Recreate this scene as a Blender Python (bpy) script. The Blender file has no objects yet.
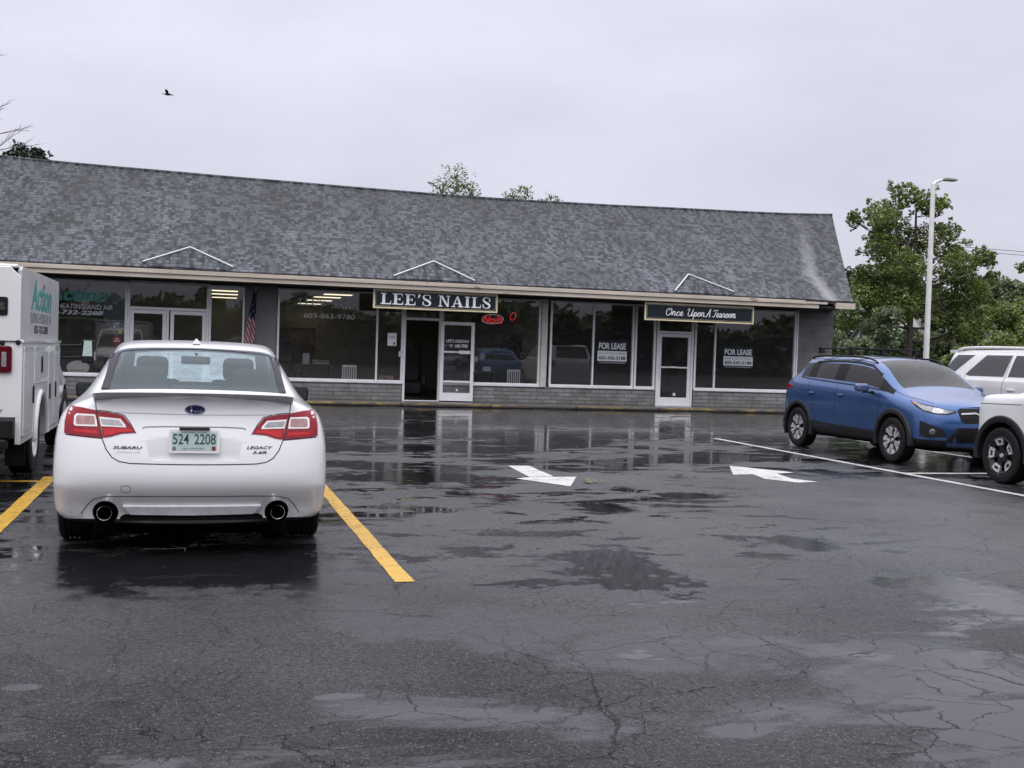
import bpy, bmesh, math, random
from mathutils import Vector, Matrix, noise
from mathutils.bvhtree import BVHTree
from mathutils.geometry import delaunay_2d_cdt

SC = bpy.context.scene
COL = SC.collection
PI = math.pi
rad = math.radians
random.seed(7)

# ------------------------------------------------------------------ helpers
class MB:
    """collects geometry for ONE mesh object"""
    def __init__(self):
        self.v = []; self.f = []; self.mi = []; self.cur = 0
    def add(self, vs, fs):
        o = len(self.v)
        self.v += [tuple(p) for p in vs]
        for f in fs:
            self.f.append(tuple(i + o for i in f)); self.mi.append(self.cur)
        return self
    def poly(self, pts):
        return self.add(pts, [tuple(range(len(pts)))])
    def box(self, x0, x1, y0, y1, z0, z1):
        v = [(x0,y0,z0),(x1,y0,z0),(x1,y1,z0),(x0,y1,z0),(x0,y0,z1),(x1,y0,z1),(x1,y1,z1),(x0,y1,z1)]
        return self.add(v, [(0,3,2,1),(4,5,6,7),(0,1,5,4),(1,2,6,5),(2,3,7,6),(3,0,4,7)])
    def obox(self, c, s, M=None):
        M = M or Matrix.Identity(3)
        a, b, d = (q/2 for q in s)
        vs = [Vector(c) + M @ Vector(p) for p in
              [(-a,-b,-d),(a,-b,-d),(a,b,-d),(-a,b,-d),(-a,-b,d),(a,-b,d),(a,b,d),(-a,b,d)]]
        return self.add(vs, [(0,3,2,1),(4,5,6,7),(0,1,5,4),(1,2,6,5),(2,3,7,6),(3,0,4,7)])
    def bar(self, p, q, w, h, up=(0,0,1)):
        p = Vector(p); q = Vector(q); d = (q-p); L = d.length; d.normalize()
        u = Vector(up); r = d.cross(u)
        if r.length < 1e-4: r = d.cross(Vector((1,0,0)))
        r.normalize(); u = r.cross(d)
        M = Matrix((r, d, u)).transposed()
        return self.obox((p+q)/2, (w, L, h), M)
    def tube(self, pts, r, n=8, cap=True, closed=False):
        P = [Vector(p) for p in pts]
        rs = r if isinstance(r, (list, tuple)) else [r]*len(P)
        m = len(P); o = len(self.v); rings = []
        prev = None
        for i, p in enumerate(P):
            if closed: t = P[(i+1) % m] - P[i-1]
            else: t = P[min(i+1, m-1)] - P[max(i-1, 0)]
            t.normalize()
            if prev is None:
                a = Vector((0,0,1)) if abs(t.z) < .9 else Vector((1,0,0))
                nrm = t.cross(a).normalized()
            else:
                nrm = (prev - t*prev.dot(t))
                if nrm.length < 1e-6: nrm = t.orthogonal()
                nrm.normalize()
            prev = nrm; b = t.cross(nrm)
            rings.append([p + (nrm*math.cos(2*PI*k/n) + b*math.sin(2*PI*k/n))*rs[i] for k in range(n)])
        vs = [q for rg in rings for q in rg]; fs = []
        for i in range(m if closed else m-1):
            j = (i+1) % m
            for k in range(n):
                fs.append((i*n+k, i*n+(k+1) % n, j*n+(k+1) % n, j*n+k))
        if cap and not closed:
            fs.append(tuple(range(n-1, -1, -1))); fs.append(tuple((m-1)*n+k for k in range(n)))
        return self.add(vs, fs)
    def lathe(self, prof, c, axis, n=32, closed=False):
        """prof: (radius, along) list"""
        a = Vector(axis).normalized(); e1 = a.orthogonal().normalized(); e2 = a.cross(e1); c = Vector(c)
        vs = []
        for k in range(n):
            d = e1*math.cos(2*PI*k/n) + e2*math.sin(2*PI*k/n)
            vs += [c + d*r + a*h for r, h in prof]
        m = len(prof); fs = []
        for k in range(n):
            k2 = (k+1) % n
            for i in range(m if closed else m-1):
                j = (i+1) % m
                fs.append((k*m+i, k2*m+i, k2*m+j, k*m+j))
        return self.add(vs, fs)
    def prism(self, pts2, fn, t0, t1):
        """pts2 outline extruded from t0 to t1 through fn(u,v,t)->xyz"""
        n = len(pts2)
        vs = [fn(u, v, t0) for u, v in pts2] + [fn(u, v, t1) for u, v in pts2]
        fs = [tuple(range(n-1, -1, -1)), tuple(range(n, 2*n))]
        fs += [(i, (i+1) % n, n+(i+1) % n, n+i) for i in range(n)]
        return self.add(vs, fs)
    def mesh(self, name, mats, smooth=False, angle=40, fix=True):
        me = bpy.data.meshes.new(name)
        me.from_pydata(self.v, [], self.f)
        for m in (mats if isinstance(mats, (list, tuple)) else [mats]): me.materials.append(m)
        me.polygons.foreach_set('material_index', self.mi)
        if fix:
            bm = bmesh.new(); bm.from_mesh(me)
            bmesh.ops.recalc_face_normals(bm, faces=bm.faces); bm.to_mesh(me); bm.free()
        if smooth:
            me.polygons.foreach_set('use_smooth', [True]*len(me.polygons))
            me.set_sharp_from_angle(angle=rad(angle))
        me.update()
        return me
    def build(self, name, mats, parent=None, smooth=False, angle=40, bevel=0, fix=True):
        o = link(name, self.mesh(name, mats, smooth, angle, fix), parent)
        if bevel:
            b = o.modifiers.new('bevel', 'BEVEL'); b.width = bevel; b.segments = 2; b.limit_method = 'ANGLE'; b.angle_limit = rad(35)
        return o

def link(name, data, parent=None):
    o = bpy.data.objects.new(name, data); COL.objects.link(o)
    if parent: o.parent = parent
    return o
def tag(o, label=None, cat=None, group=None, kind=None):
    if label: o['label'] = label
    if cat: o['category'] = cat
    if group: o['group'] = group
    if kind: o['kind'] = kind
    return o
def thing(name, label, cat, loc=(0,0,0), rz=0, group=None):
    o = link(name, None); o.location = loc; o.rotation_euler = (0,0,rz); o.empty_display_size = .2
    return tag(o, label, cat, group)
def part(name, parent, loc=(0,0,0), rot=(0,0,0)):
    o = link(name, None, parent); o.location = loc; o.rotation_euler = rot; return o
def copy_tree(o, parent=None):
    c = o.copy(); COL.objects.link(c)
    if parent: c.parent = parent
    for ch in list(o.children): copy_tree(ch, c)
    return c
def struct(o): o['kind'] = 'structure'; return o

def catmull(P, n=6, closed=False):
    P = [Vector(p) for p in P]; out = []; m = len(P)
    for i in range(m if closed else m-1):
        if closed: a, b, c, d = P[i-1], P[i], P[(i+1) % m], P[(i+2) % m]
        else: a, b, c, d = P[max(i-1,0)], P[i], P[i+1], P[min(i+2,m-1)]
        for k in range(n):
            t = k/n
            out.append(.5*((2*b)+(c-a)*t+(2*a-5*b+4*c-d)*t*t+(3*b-a-3*c+d)*t**3))
    if not closed: out.append(P[-1])
    return out

def text2d(body, size=1, bold=0, shear=0, sx=1, align='LEFT', space=1):
    """flat lettering as (verts2d, faces) from the built-in font"""
    cu = bpy.data.curves.new('lettering', 'FONT'); cu.body = body; cu.size = size; cu.offset = bold; cu.shear = shear
    cu.align_x = align; cu.resolution_u = 4; cu.space_character = space
    o = bpy.data.objects.new('lettering', cu); COL.objects.link(o)
    bpy.context.view_layer.update()
    dg = bpy.context.evaluated_depsgraph_get()
    me = bpy.data.meshes.new_from_object(o.evaluated_get(dg))
    vs = [(v.co.x*sx, v.co.y) for v in me.vertices]; fs = [tuple(p.vertices) for p in me.polygons]
    bpy.data.objects.remove(o); bpy.data.curves.remove(cu); bpy.data.meshes.remove(me)
    return vs, fs
def text_fit(body, w, h, **k):
    """lettering scaled to w by h, origin at its lower left"""
    vs, fs = text2d(body, **k)
    x0 = min(v[0] for v in vs); x1 = max(v[0] for v in vs); y0 = min(v[1] for v in vs); y1 = max(v[1] for v in vs)
    return [((x-x0)/(x1-x0)*w, (y-y0)/(y1-y0)*h) for x, y in vs], fs
def add_text(mb, tv, fn):
    vs, fs = tv
    return mb.add([fn(x, y) for x, y in vs], fs)

# ------------------------------------------------------------------ materials
MAT = {}
class NT:
    def __init__(self, name):
        self.m = bpy.data.materials.new(name); self.m.use_nodes = True
        self.t = self.m.node_tree; self.t.nodes.clear()
        self.out = self.t.nodes.new('ShaderNodeOutputMaterial'); MAT[name] = self.m
    def n(self, typ, **k):
        nd = self.t.nodes.new('ShaderNode'+typ)
        for a, b in k.items():
            if a.startswith('i_'):
                key = a[2:].replace('_', ' ')
                nd.inputs[key].default_value = b
            else: setattr(nd, a, b)
        return nd
    def l(self, a, b): self.t.links.new(a, b)
    def math(self, op, a, b=None, c=None, clamp=False):
        nd = self.n('Math', operation=op, use_clamp=clamp)
        for i, q in enumerate((a, b, c)):
            if q is None: continue
            if isinstance(q, (int, float)): nd.inputs[i].default_value = q
            else: self.l(q, nd.inputs[i])
        return nd.outputs[0]
    def mix(self, f, a, b, blend='MIX'):
        nd = self.n('Mix', data_type='RGBA', blend_type=blend)
        for i, q in ((0, f), (6, a), (7, b)):
            if isinstance(q, (int, float)): nd.inputs[i].default_value = q if i == 0 else (q,q,q,1)
            elif isinstance(q, tuple): nd.inputs[i].default_value = q if len(q) == 4 else q+(1,)
            else: self.l(q, nd.inputs[i])
        return nd.outputs[2]
    def mapr(self, x, a, b, c=0., d=1., smooth=False):
        nd = self.n('MapRange', clamp=True)
        if smooth: nd.interpolation_type = 'SMOOTHSTEP'
        self.l(x, nd.inputs[0])
        for i, q in enumerate((a,b,c,d)): nd.inputs[i+1].default_value = q
        return nd.outputs[0]
    def pos(self): return self.n('NewGeometry').outputs['Position']
    def obj(self): return self.n('TexCoord').outputs['Object']
    def mapping(self, v, scale=(1,1,1), rot=(0,0,0), loc=(0,0,0)):
        nd = self.n('Mapping'); self.l(v, nd.inputs[0])
        nd.inputs['Scale'].default_value = scale; nd.inputs['Rotation'].default_value = rot; nd.inputs['Location'].default_value = loc
        return nd.outputs[0]
    def noise(self, v, scale, detail=3, rough=.55, dist=0):
        nd = self.n('TexNoise', i_Scale=scale, i_Detail=detail, i_Roughness=rough, i_Distortion=dist); self.l(v, nd.inputs['Vector'])
        return nd.outputs[0]
    def voro(self, v, scale, feature='F1'):
        nd = self.n('TexVoronoi', feature=feature, i_Scale=scale); self.l(v, nd.inputs['Vector']); return nd
    def sep(self, v):
        nd = self.n('SeparateXYZ'); self.l(v, nd.inputs[0]); return nd.outputs
    def comb(self, x, y, z=0.):
        nd = self.n('CombineXYZ')
        for i, q in enumerate((x,y,z)):
            if isinstance(q, (int,float)): nd.inputs[i].default_value = q
            else: self.l(q, nd.inputs[i])
        return nd.outputs[0]
    def bump(self, h, strength=.3, dist=.01, normal=None):
        nd = self.n('Bump', i_Distance=dist)
        if isinstance(strength, (int,float)): nd.inputs['Strength'].default_value = strength
        else: self.l(strength, nd.inputs['Strength'])
        self.l(h, nd.inputs['Height'])
        if normal is not None: self.l(normal, nd.inputs['Normal'])
        return nd.outputs[0]
    def bsdf(self, color=(.5,.5,.5), rough=.5, metal=0, spec=.5, coat=0, normal=None, emit=None, emit_s=0, **k):
        b = self.n('BsdfPrincipled')
        for key, q in (('Base Color', color), ('Roughness', rough), ('Metallic', metal), ('Specular IOR Level', spec), ('Coat Weight', coat)):
            if isinstance(q, tuple): b.inputs[key].default_value = q if len(q) == 4 else q+(1,)
            elif isinstance(q, (int,float)): b.inputs[key].default_value = q
            else: self.l(q, b.inputs[key])
        b.inputs['Coat Roughness'].default_value = .03
        if normal is not None: self.l(normal, b.inputs['Normal'])
        if emit: b.inputs['Emission Color'].default_value = emit+(1,); b.inputs['Emission Strength'].default_value = emit_s
        self.l(b.outputs[0], self.out.inputs[0]); return b

def plain(name, color, rough=.5, metal=0, spec=.5, coat=0, var=.12, vscale=6, bump=0, bscale=60, emit=None, emit_s=0):
    t = NT(name); p = t.obj()
    nz = t.noise(p, vscale, 4)
    c = t.mix(t.mapr(nz, .3, .7), tuple(q*(1-var) for q in color), tuple(min(1, q*(1+var)) for q in color))
    r = t.mapr(t.noise(p, vscale*2.3, 3), .3, .7, max(0,rough-.06), rough+.06)
    nm = t.bump(t.noise(p, bscale, 4), bump, .004) if bump else None
    t.bsdf(c, r, metal, spec, coat, nm, emit, emit_s)
    return t.m

def glass(name, tint=(.8,.85,.85), refl=.06, rough=.01, wet=0, gain=1.5, mist=0, wscale=55, sheen=(1,1,1), dust=0):
    """thin pane: fresnel mirror over tinted see-through"""
    t = NT(name)
    tr = t.n('BsdfTransparent'); tr.inputs[0].default_value = tint+(1,)
    gl = t.n('BsdfGlossy'); gl.inputs['Roughness'].default_value = rough; gl.inputs[0].default_value = sheen+(1,)
    fr = t.n('Fresnel', i_IOR=1.5)
    t.l(t.mapr(t.n('NewGeometry').outputs['Backfacing'], 0, 1, 1.5, 1/1.5), fr.inputs['IOR'])
    if wet:
        nm = t.bump(t.noise(t.obj(), wscale, 2, .5, .3), wet, .004)
        t.l(nm, gl.inputs['Normal']); t.l(nm, fr.inputs['Normal'])
    f = t.math('MULTIPLY_ADD', fr.outputs[0], gain, refl-.06, clamp=True)
    base = tr
    if mist:     # beads of rain scatter the daylight
        tl = t.n('BsdfTranslucent'); tl.inputs[0].default_value = (.80,.86,.88,1)
        m0 = t.n('MixShader'); t.l(t.math('MULTIPLY', t.mapr(t.noise(t.obj(), 16, 4, .6), .35, .65, .7, 1), mist), m0.inputs[0]); t.l(tr.outputs[0], m0.inputs[1]); t.l(tl.outputs[0], m0.inputs[2]); base = m0
    if dust:     # dried rain and dirt on the pane
        df = t.n('BsdfDiffuse'); df.inputs[0].default_value = (.62,.62,.62,1)
        m1 = t.n('MixShader'); t.l(t.math('MULTIPLY', t.mapr(t.noise(t.pos(), 1.3, 6, .65), .3, .7, .55, 1.3), dust), m1.inputs[0]); t.l(base.outputs[0], m1.inputs[1]); t.l(df.outputs[0], m1.inputs[2]); base = m1
    mx = t.n('MixShader'); t.l(f, mx.inputs[0]); t.l(base.outputs[0], mx.inputs[1]); t.l(gl.outputs[0], mx.inputs[2])
    t.l(mx.outputs[0], t.out.inputs[0]); return t.m
# ------------------------------------------------------------------ shared materials
M_white = plain('white_aluminium', (.87,.87,.88), .4, 0, .5, var=.06)
M_whitep = plain('white_painted_wood', (.78,.775,.76), .5, var=.1)
M_black = plain('black_plastic', (.007,.007,.008), .55, 0, .25, var=.3)
M_dark = plain('dark_rubber', (.009,.009,.009), .6, bump=.2)
M_chrome = plain('chrome', (.75,.75,.76), .08, 1, var=.02)
M_glass = glass('window_glass', (.80,.82,.82), .06, dust=.034)

# ------------------------------------------------------------------ overcast sky
w = bpy.data.worlds.new('World'); SC.world = w; w.use_nodes = True
wt = w.node_tree; wt.nodes.clear()
def wn(typ, **k):
    nd = wt.nodes.new('ShaderNode'+typ)
    for a, b in k.items(): setattr(nd, a, b)
    return nd
SUN_EL, SUN_AZ = rad(58), rad(200)
wo = wn('OutputWorld'); bg = wn('Background'); bg.inputs['Strength'].default_value = .1
sky = wn('TexSky', sky_type='NISHITA', sun_disc=False, sun_elevation=SUN_EL, sun_rotation=SUN_AZ)
sky.air_density = 1; sky.dust_density = 4
tc = wn('TexCoord'); sx = wn('SeparateXYZ'); wt.links.new(tc.outputs['Generated'], sx.inputs[0])
# cloud deck: brighter overhead than at the horizon
ramp = wn('ValToRGB'); wt.links.new(sx.outputs['Z'], ramp.inputs[0])
e = ramp.color_ramp.elements
e[0].position = 0; e[0].color = (6.9,6.9,7.95,1); e[1].position = 1; e[1].color = (21.0,20.8,22.0,1)
el = e.new(.16); el.color = (7.75,7.75,9.1,1)
el = e.new(.34); el.color = (8.4,8.4,9.9,1)
el = e.new(.55); el.color = (14.0,13.9,15.2,1)
mp = wn('Mapping'); mp.inputs['Scale'].default_value = (1,1,2.6); wt.links.new(tc.outputs['Generated'], mp.inputs[0])
nz = wn('TexNoise'); nz.inputs['Scale'].default_value = 2.6; nz.inputs['Detail'].default_value = 5; nz.inputs['Roughness'].default_value = .5
wt.links.new(mp.outputs[0], nz.inputs['Vector'])
mr = wn('MapRange'); mr.inputs[1].default_value = .3; mr.inputs[2].default_value = .7; mr.inputs[3].default_value = .86; mr.inputs[4].default_value = 1.08
wt.links.new(nz.outputs[0], mr.inputs[0])
mul = wn('Mix', data_type='RGBA', blend_type='MULTIPLY'); mul.inputs[0].default_value = 1
wt.links.new(ramp.outputs[0], mul.inputs[6]); wt.links.new(mr.outputs[0], mul.inputs[7])
mx = wn('Mix', data_type='RGBA'); mx.inputs[0].default_value = .96
wt.links.new(sky.outputs[0], mx.inputs[6]); wt.links.new(mul.outputs[2], mx.inputs[7])
wt.links.new(mx.outputs[2], bg.inputs[0]); wt.links.new(bg.outputs[0], wo.inputs[0])

sl = bpy.data.lights.new('sun', 'SUN'); sl.energy = 1.1; sl.angle = rad(35); sl.color = (1,.97,.94)
so = link('sun', sl); so.rotation_euler = (rad(90)-SUN_EL, 0, PI-SUN_AZ+PI/2*0)

# ------------------------------------------------------------------ camera
cam = bpy.data.cameras.new('camera'); cam.sensor_width = 36; cam.lens = 1140/1024*36; cam.clip_end = 3000; cam.clip_start = .05
co = link('camera', cam)
RX = ((-317.,-42.,1140.), (4088.,100.,1140.))
dY = Vector(RX[0]).normalized(); dX = Vector(RX[1]); dX = (dX - dY*dX.dot(dY)).normalized(); dZ = dX.cross(dY)
if dZ.y > 0: dZ = -dZ
right = Vector((dX.x, dY.x, dZ.x)); down = Vector((dX.y, dY.y, dZ.y)); fwd = Vector((dX.z, dY.z, dZ.z))
mw = Matrix((right, -down, -fwd)).transposed().to_4x4(); mw.translation = (0, 0, 1.5)
co.matrix_world = mw
SC.camera = co
SC.render.resolution_x = 1024; SC.render.resolution_y = 768
SC.view_settings.view_transform = 'Standard'; SC.view_settings.look = 'None'; SC.view_settings.exposure = 0; SC.view_settings.gamma = 1
SC.render.engine = 'CYCLES'
SC.cycles.max_bounces = 8; SC.cycles.transparent_max_bounces = 16; SC.cycles.use_denoising = True
SC.cycles.sample_clamp_indirect = 4; SC.cycles.caustics_reflective = False; SC.cycles.caustics_refractive = False

# ------------------------------------------------------------------ wet asphalt
def asphalt():
    t = NT('wet_asphalt'); P = t.pos(); s = t.sep(P)
    wob = t.n('TexNoise', i_Scale=2.0, i_Detail=6., i_Roughness=.62); t.l(P, wob.inputs['Vector'])
    d = t.n('VectorMath', operation='MULTIPLY_ADD'); t.l(wob.outputs['Color'], d.inputs[0]); d.inputs[1].default_value = (.42,.42,0); t.l(P, d.inputs[2])
    W = d.outputs[0]
    # standing water: noise drawn out across the lot, plus the larger puddles
    n1 = t.noise(t.mapping(P, (.42,.8,1)), 1, 6, .58, .35)
    n2 = t.noise(t.mapping(P, (1.3,3.2,1), loc=(3,7,0)), 1, 5, .6, .3)
    far = t.mapr(s['Y'], 9, 20, 0, 1)
    wet = t.math('ADD', t.math('MULTIPLY', n1, .62), t.math('MULTIPLY', n2, .38))
    wet = t.math('ADD', wet, t.math('MULTIPLY', far, .085))
    edge = t.noise(P, 2.2, 8, .66)
    best = None
    for (px, py, rx, ry, amp) in PUDDLES:
        vx = t.math('DIVIDE', t.math('SUBTRACT', s['X'], px), rx); vy = t.math('DIVIDE', t.math('SUBTRACT', s['Y'], py), ry)
        r = t.math('SQRT', t.math('ADD', t.math('MULTIPLY', vx, vx), t.math('MULTIPLY', vy, vy)))
        r = t.math('MULTIPLY_ADD', t.math('SUBTRACT', edge, .5), 2.8, r)
        q = t.mapr(r, .75, 1.05, amp, 0)
        best = q if best is None else t.math('MAXIMUM', best, q)
    dry = t.mapr(t.math('ADD', t.math('POWER', t.math('DIVIDE', t.math('SUBTRACT', s['X'], -.1), 2.2), 2), t.math('POWER', t.math('DIVIDE', t.math('SUBTRACT', s['Y'], 6.3), 1.7), 2)), .3, 1.3, .10, 0, True)
    sheen = t.math('MULTIPLY', t.mapr(t.noise(t.mapping(P, (.5,.8,1), loc=(9,2,0)), 1.1, 9, .68, .4), .485, .60, 0, 1, True), t.mapr(s['Y'], 8.5, 6.0, 0, .8))
    film = t.mapr(t.math('SUBTRACT', wet, dry), .535, .58, 0, 1, True)
    patch = t.mapr(t.noise(t.mapping(P, (.9,1.5,1), loc=(1,5,0)), 1.2, 7, .66, .3), .552, .580, 0, 1, True)
    film = t.math('MAXIMUM', film, t.math('MULTIPLY', patch, t.mapr(s['Y'], 6.8, 8, 0, 1)))
    film = t.math('MULTIPLY', film, t.math('SUBTRACT', 1, t.math('MULTIPLY', t.mapr(s['X'], 4.8, 6.5, 0, .8), t.mapr(s['Y'], 14.2, 12.8, 0, 1))))
    film = t.math('MAXIMUM', film, t.math('SUBTRACT', sheen, t.math('MULTIPLY', dry, 6), clamp=True))
    film = t.math('MAXIMUM', film, best)
    # cracks
    def crack(scale, width, lo, hi, vec=W):
        v = t.voro(vec, scale, 'DISTANCE_TO_EDGE')
        ww = t.math('MULTIPLY', t.mapr(t.noise(P, scale*2.1, 2), .35, .7, .15, 1.), width)
        c = t.math('SUBTRACT', 1, t.math('DIVIDE', v.outputs['Distance'], ww), clamp=True)
        return t.math('MULTIPLY', c, t.mapr(t.noise(P, scale*.55, 2), lo, hi))
    c1 = crack(.42, .0055, .44, .56); c2 = crack(1.1, .009, .42, .55); c3 = crack(2.6, .015, .45, .57)
    cr = t.math('MAXIMUM', c1, t.math('MAXIMUM', c2, c3))
    cr = t.math('MULTIPLY', cr, t.math('SUBTRACT', 1, t.math('MULTIPLY', best, 1.15), clamp=True))
    # aggregate
    v1 = t.voro(P, 150); v2 = t.voro(P, 260)
    agg = t.sep(v1.outputs['Color'])['X']; agg2 = t.sep(v2.outputs['Color'])['Y']
    base = t.mix(t.mapr(t.noise(P, .7, 5), .3, .7), (.008,.0082,.0095), (.022,.0225,.026))
    base = t.mix(t.mapr(agg, .45, 1, 0, .8), base, (.062,.062,.066))
    base = t.mix(t.math('MULTIPLY', t.mapr(agg, .94, .97, 0, .8), t.mapr(t.noise(P, 6, 4), .35, .6, .25, 1)), base, (.17,.17,.17))
    base = t.mix(t.mapr(agg2, .4, 1, 0, .6), base, (.006,.006,.007))
    base = t.mix(t.math('MULTIPLY', t.mapr(t.noise(P, .33, 4, .6), .56, .7), .35), base, (.05,.05,.053))
    base = t.mix(t.math('MULTIPLY', film, .85), base, (.010,.010,.012))
    base = t.mix(t.math('MULTIPLY', cr, .9), base, (.006,.006,.006))
    rough = t.mapr(t.noise(P, 1.1, 6, .65), .3, .7, .30, .50)
    rough = t.math('ADD', t.math('MULTIPLY', rough, t.math('SUBTRACT', 1, film)), t.math('MULTIPLY', film, t.mapr(s['Y'], 8, 15, .025, .07)))
    rough = t.math('MULTIPLY_ADD', cr, .2, rough)
    hgt = t.math('ADD', t.math('MULTIPLY', v1.outputs['Distance'], -.6), t.noise(P, 45, 5, .65))
    inv = t.math('SUBTRACT', 1, film)
    nm = t.bump(hgt, t.math('MULTIPLY_ADD', inv, .42, .0), .006)
    nm = t.bump(t.noise(P, 3.2, 4, .6), t.math('MULTIPLY_ADD', inv, .22, .012), .03, nm)
    nm = t.bump(t.noise(P, 14, 3, .55), t.math('MULTIPLY', inv, .22), .008, nm)
    # rain rings on the standing water
    rv = t.voro(P, 7.5); ring = t.math('SINE', t.math('MULTIPLY', rv.outputs['Distance'], 62.))
    ring = t.math('MULTIPLY', ring, t.mapr(rv.outputs['Distance'], .05, .42, 1, 0))
    ring = t.math('MULTIPLY', ring, t.mapr(t.sep(rv.outputs['Color'])['X'], .35, .5))
    nm = t.bump(ring, t.math('MULTIPLY', film, .10), .004, nm)
    nm = t.bump(t.math('MULTIPLY', cr, -1), .7, .012, nm)
    dampn = t.math('ADD', t.mapr(t.noise(P, .55, 5, .6), .35, .65, -.12, .20), t.math('ADD', t.mapr(s['Y'], 4.8, 8.2, .09, .52), t.mapr(s['X'], 0, 4, 0, .10)))
    dampn = t.math('MULTIPLY', dampn, t.math('MULTIPLY', t.mapr(t.noise(P, 34, 3, .7), .36, .64, .45, 1.6), t.mapr(agg2, 0, 1, .55, 1.45)))
    spec = t.math('ADD', t.math('MULTIPLY', dampn, t.math('SUBTRACT', 1, film)), t.math('MULTIPLY', film, .58))
    t.bsdf(base, rough, 0, spec, 0, nm)
    return t.m
PUDDLES = [(2.94,7.44,.5,1.05,1), (3.92,10.5,.36,.5,.95), (5.2,11.4,.6,.33,.95), (4.88,8.35,.25,.5,.9), (4.72,6.8,.4,.22,.9), (.95,6.33,.3,.6,.5),
           (1.6,5.9,.5,.5,.55), (2.33,5.37,.55,.45,.6), (5.1,6.5,.35,.9,.8), (2.5,13.1,1.2,.8,.95), (-.67,5.21,.1,.06,.9), (.62,4.86,.12,.04,.8), (3.5,6.63,.35,.2,.9),
           (3.0,17.0,2.6,.8,.9), (4.0,21,7.0,2.4,.85), (-.1,9.9,1.3,1.2,.9), (.02,7.9,1.25,1.05,.82), (11.6,14.5,1.7,3.2,.85), (11,25,9,1.8,.8), (1.5,26.5,8,1.4,.85), (-2.6,12.5,1.2,2.6,.8)]
ARROW1 = [[(4.004,14.445),(4.31,14.457),(4.245,13.185),(3.926,13.162)], [(3.708,12.987),(3.915,13.136),(4.531,13.173),(4.138,12.216)]]
ARROW2 = [(7.286,14.589),(6.767,13.448),(7.08,13.504),(6.979,12.992),(7.208,12.592),(7.54,12.65),(7.381,13.02),(7.47,13.588),(7.818,13.726)]
M_asphalt = asphalt()
g = MB(); g.add([(-1200,-1200,0),(1200,-1200,0),(1200,1200,0),(-1200,1200,0)], [(0,1,2,3)])
struct(g.build('ground', M_asphalt))

def road_paint(name, col):
    t = NT(name); P = t.pos()
    wear = t.mapr(t.math('ADD', t.math('MULTIPLY', t.noise(P, 34, 6, .72), .7), t.math('MULTIPLY', t.noise(P, 3, 3), .3)), .385, .455)
    c = t.mix(t.mapr(t.noise(P, 5, 4), .3, .7), tuple(q*.82 for q in col), col)
    c = t.mix(wear, (.06,.06,.062), c)
    t.bsdf(c, t.mapr(t.noise(P, 9, 3), .3, .7, .22, .42), 0, .5, 0, t.bump(t.noise(P, 70, 4), .25, .004))
    return t.m
M_ypaint = road_paint('yellow_road_paint', (.72,.42,.045)); M_wpaint = road_paint('white_road_paint', (.74,.74,.72))
def mark(name, mat, polys):
    m = MB()
    for p in polys:
        q = []
        for i in range(len(p)):   # break long edges so that the paint edge can be a little uneven
            a = Vector(p[i]+(0,)); b = Vector(p[(i+1) % len(p)]+(0,)); k = max(1, int((b-a).length/.22))
            for j in range(k):
                v = a.lerp(b, j/k); q.append((v.x+random.uniform(-.004,.004), v.y+random.uniform(-.004,.004), .004))
        m.poly(q)
    return struct(m.build(name, mat, fix=False))
mark('bay_line_marking', M_ypaint, [[(1.275,7.2),(1.40,7.2),(1.40,13.1),(1.275,13.1)]])
mark('bay_line_marking', M_ypaint, [[(-1.53,7.2),(-1.39,7.2),(-1.39,13.1),(-1.53,13.1)]])
mark('bay_end_marking', M_ypaint, [[(-4.3,12.62),(-1.534,12.62),(-1.534,12.75),(-4.3,12.75)]])
mark('bay_end_marking', M_wpaint, [[(9.535,13.62),(12.2,13.62),(12.2,13.74),(9.535,13.74)]])
mark('aisle_line_marking', M_wpaint, [[(9.41,6.0),(9.53,6.0),(9.53,19.6),(9.41,19.6)]])
mark('bay_line_marking', M_wpaint, [[(12.4,8),(12.52,8),(12.52,19.4),(12.4,19.4)]])
mark('direction_arrow_marking', M_wpaint, ARROW1)
mark('direction_arrow_marking', M_wpaint, [ARROW2])
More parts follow.
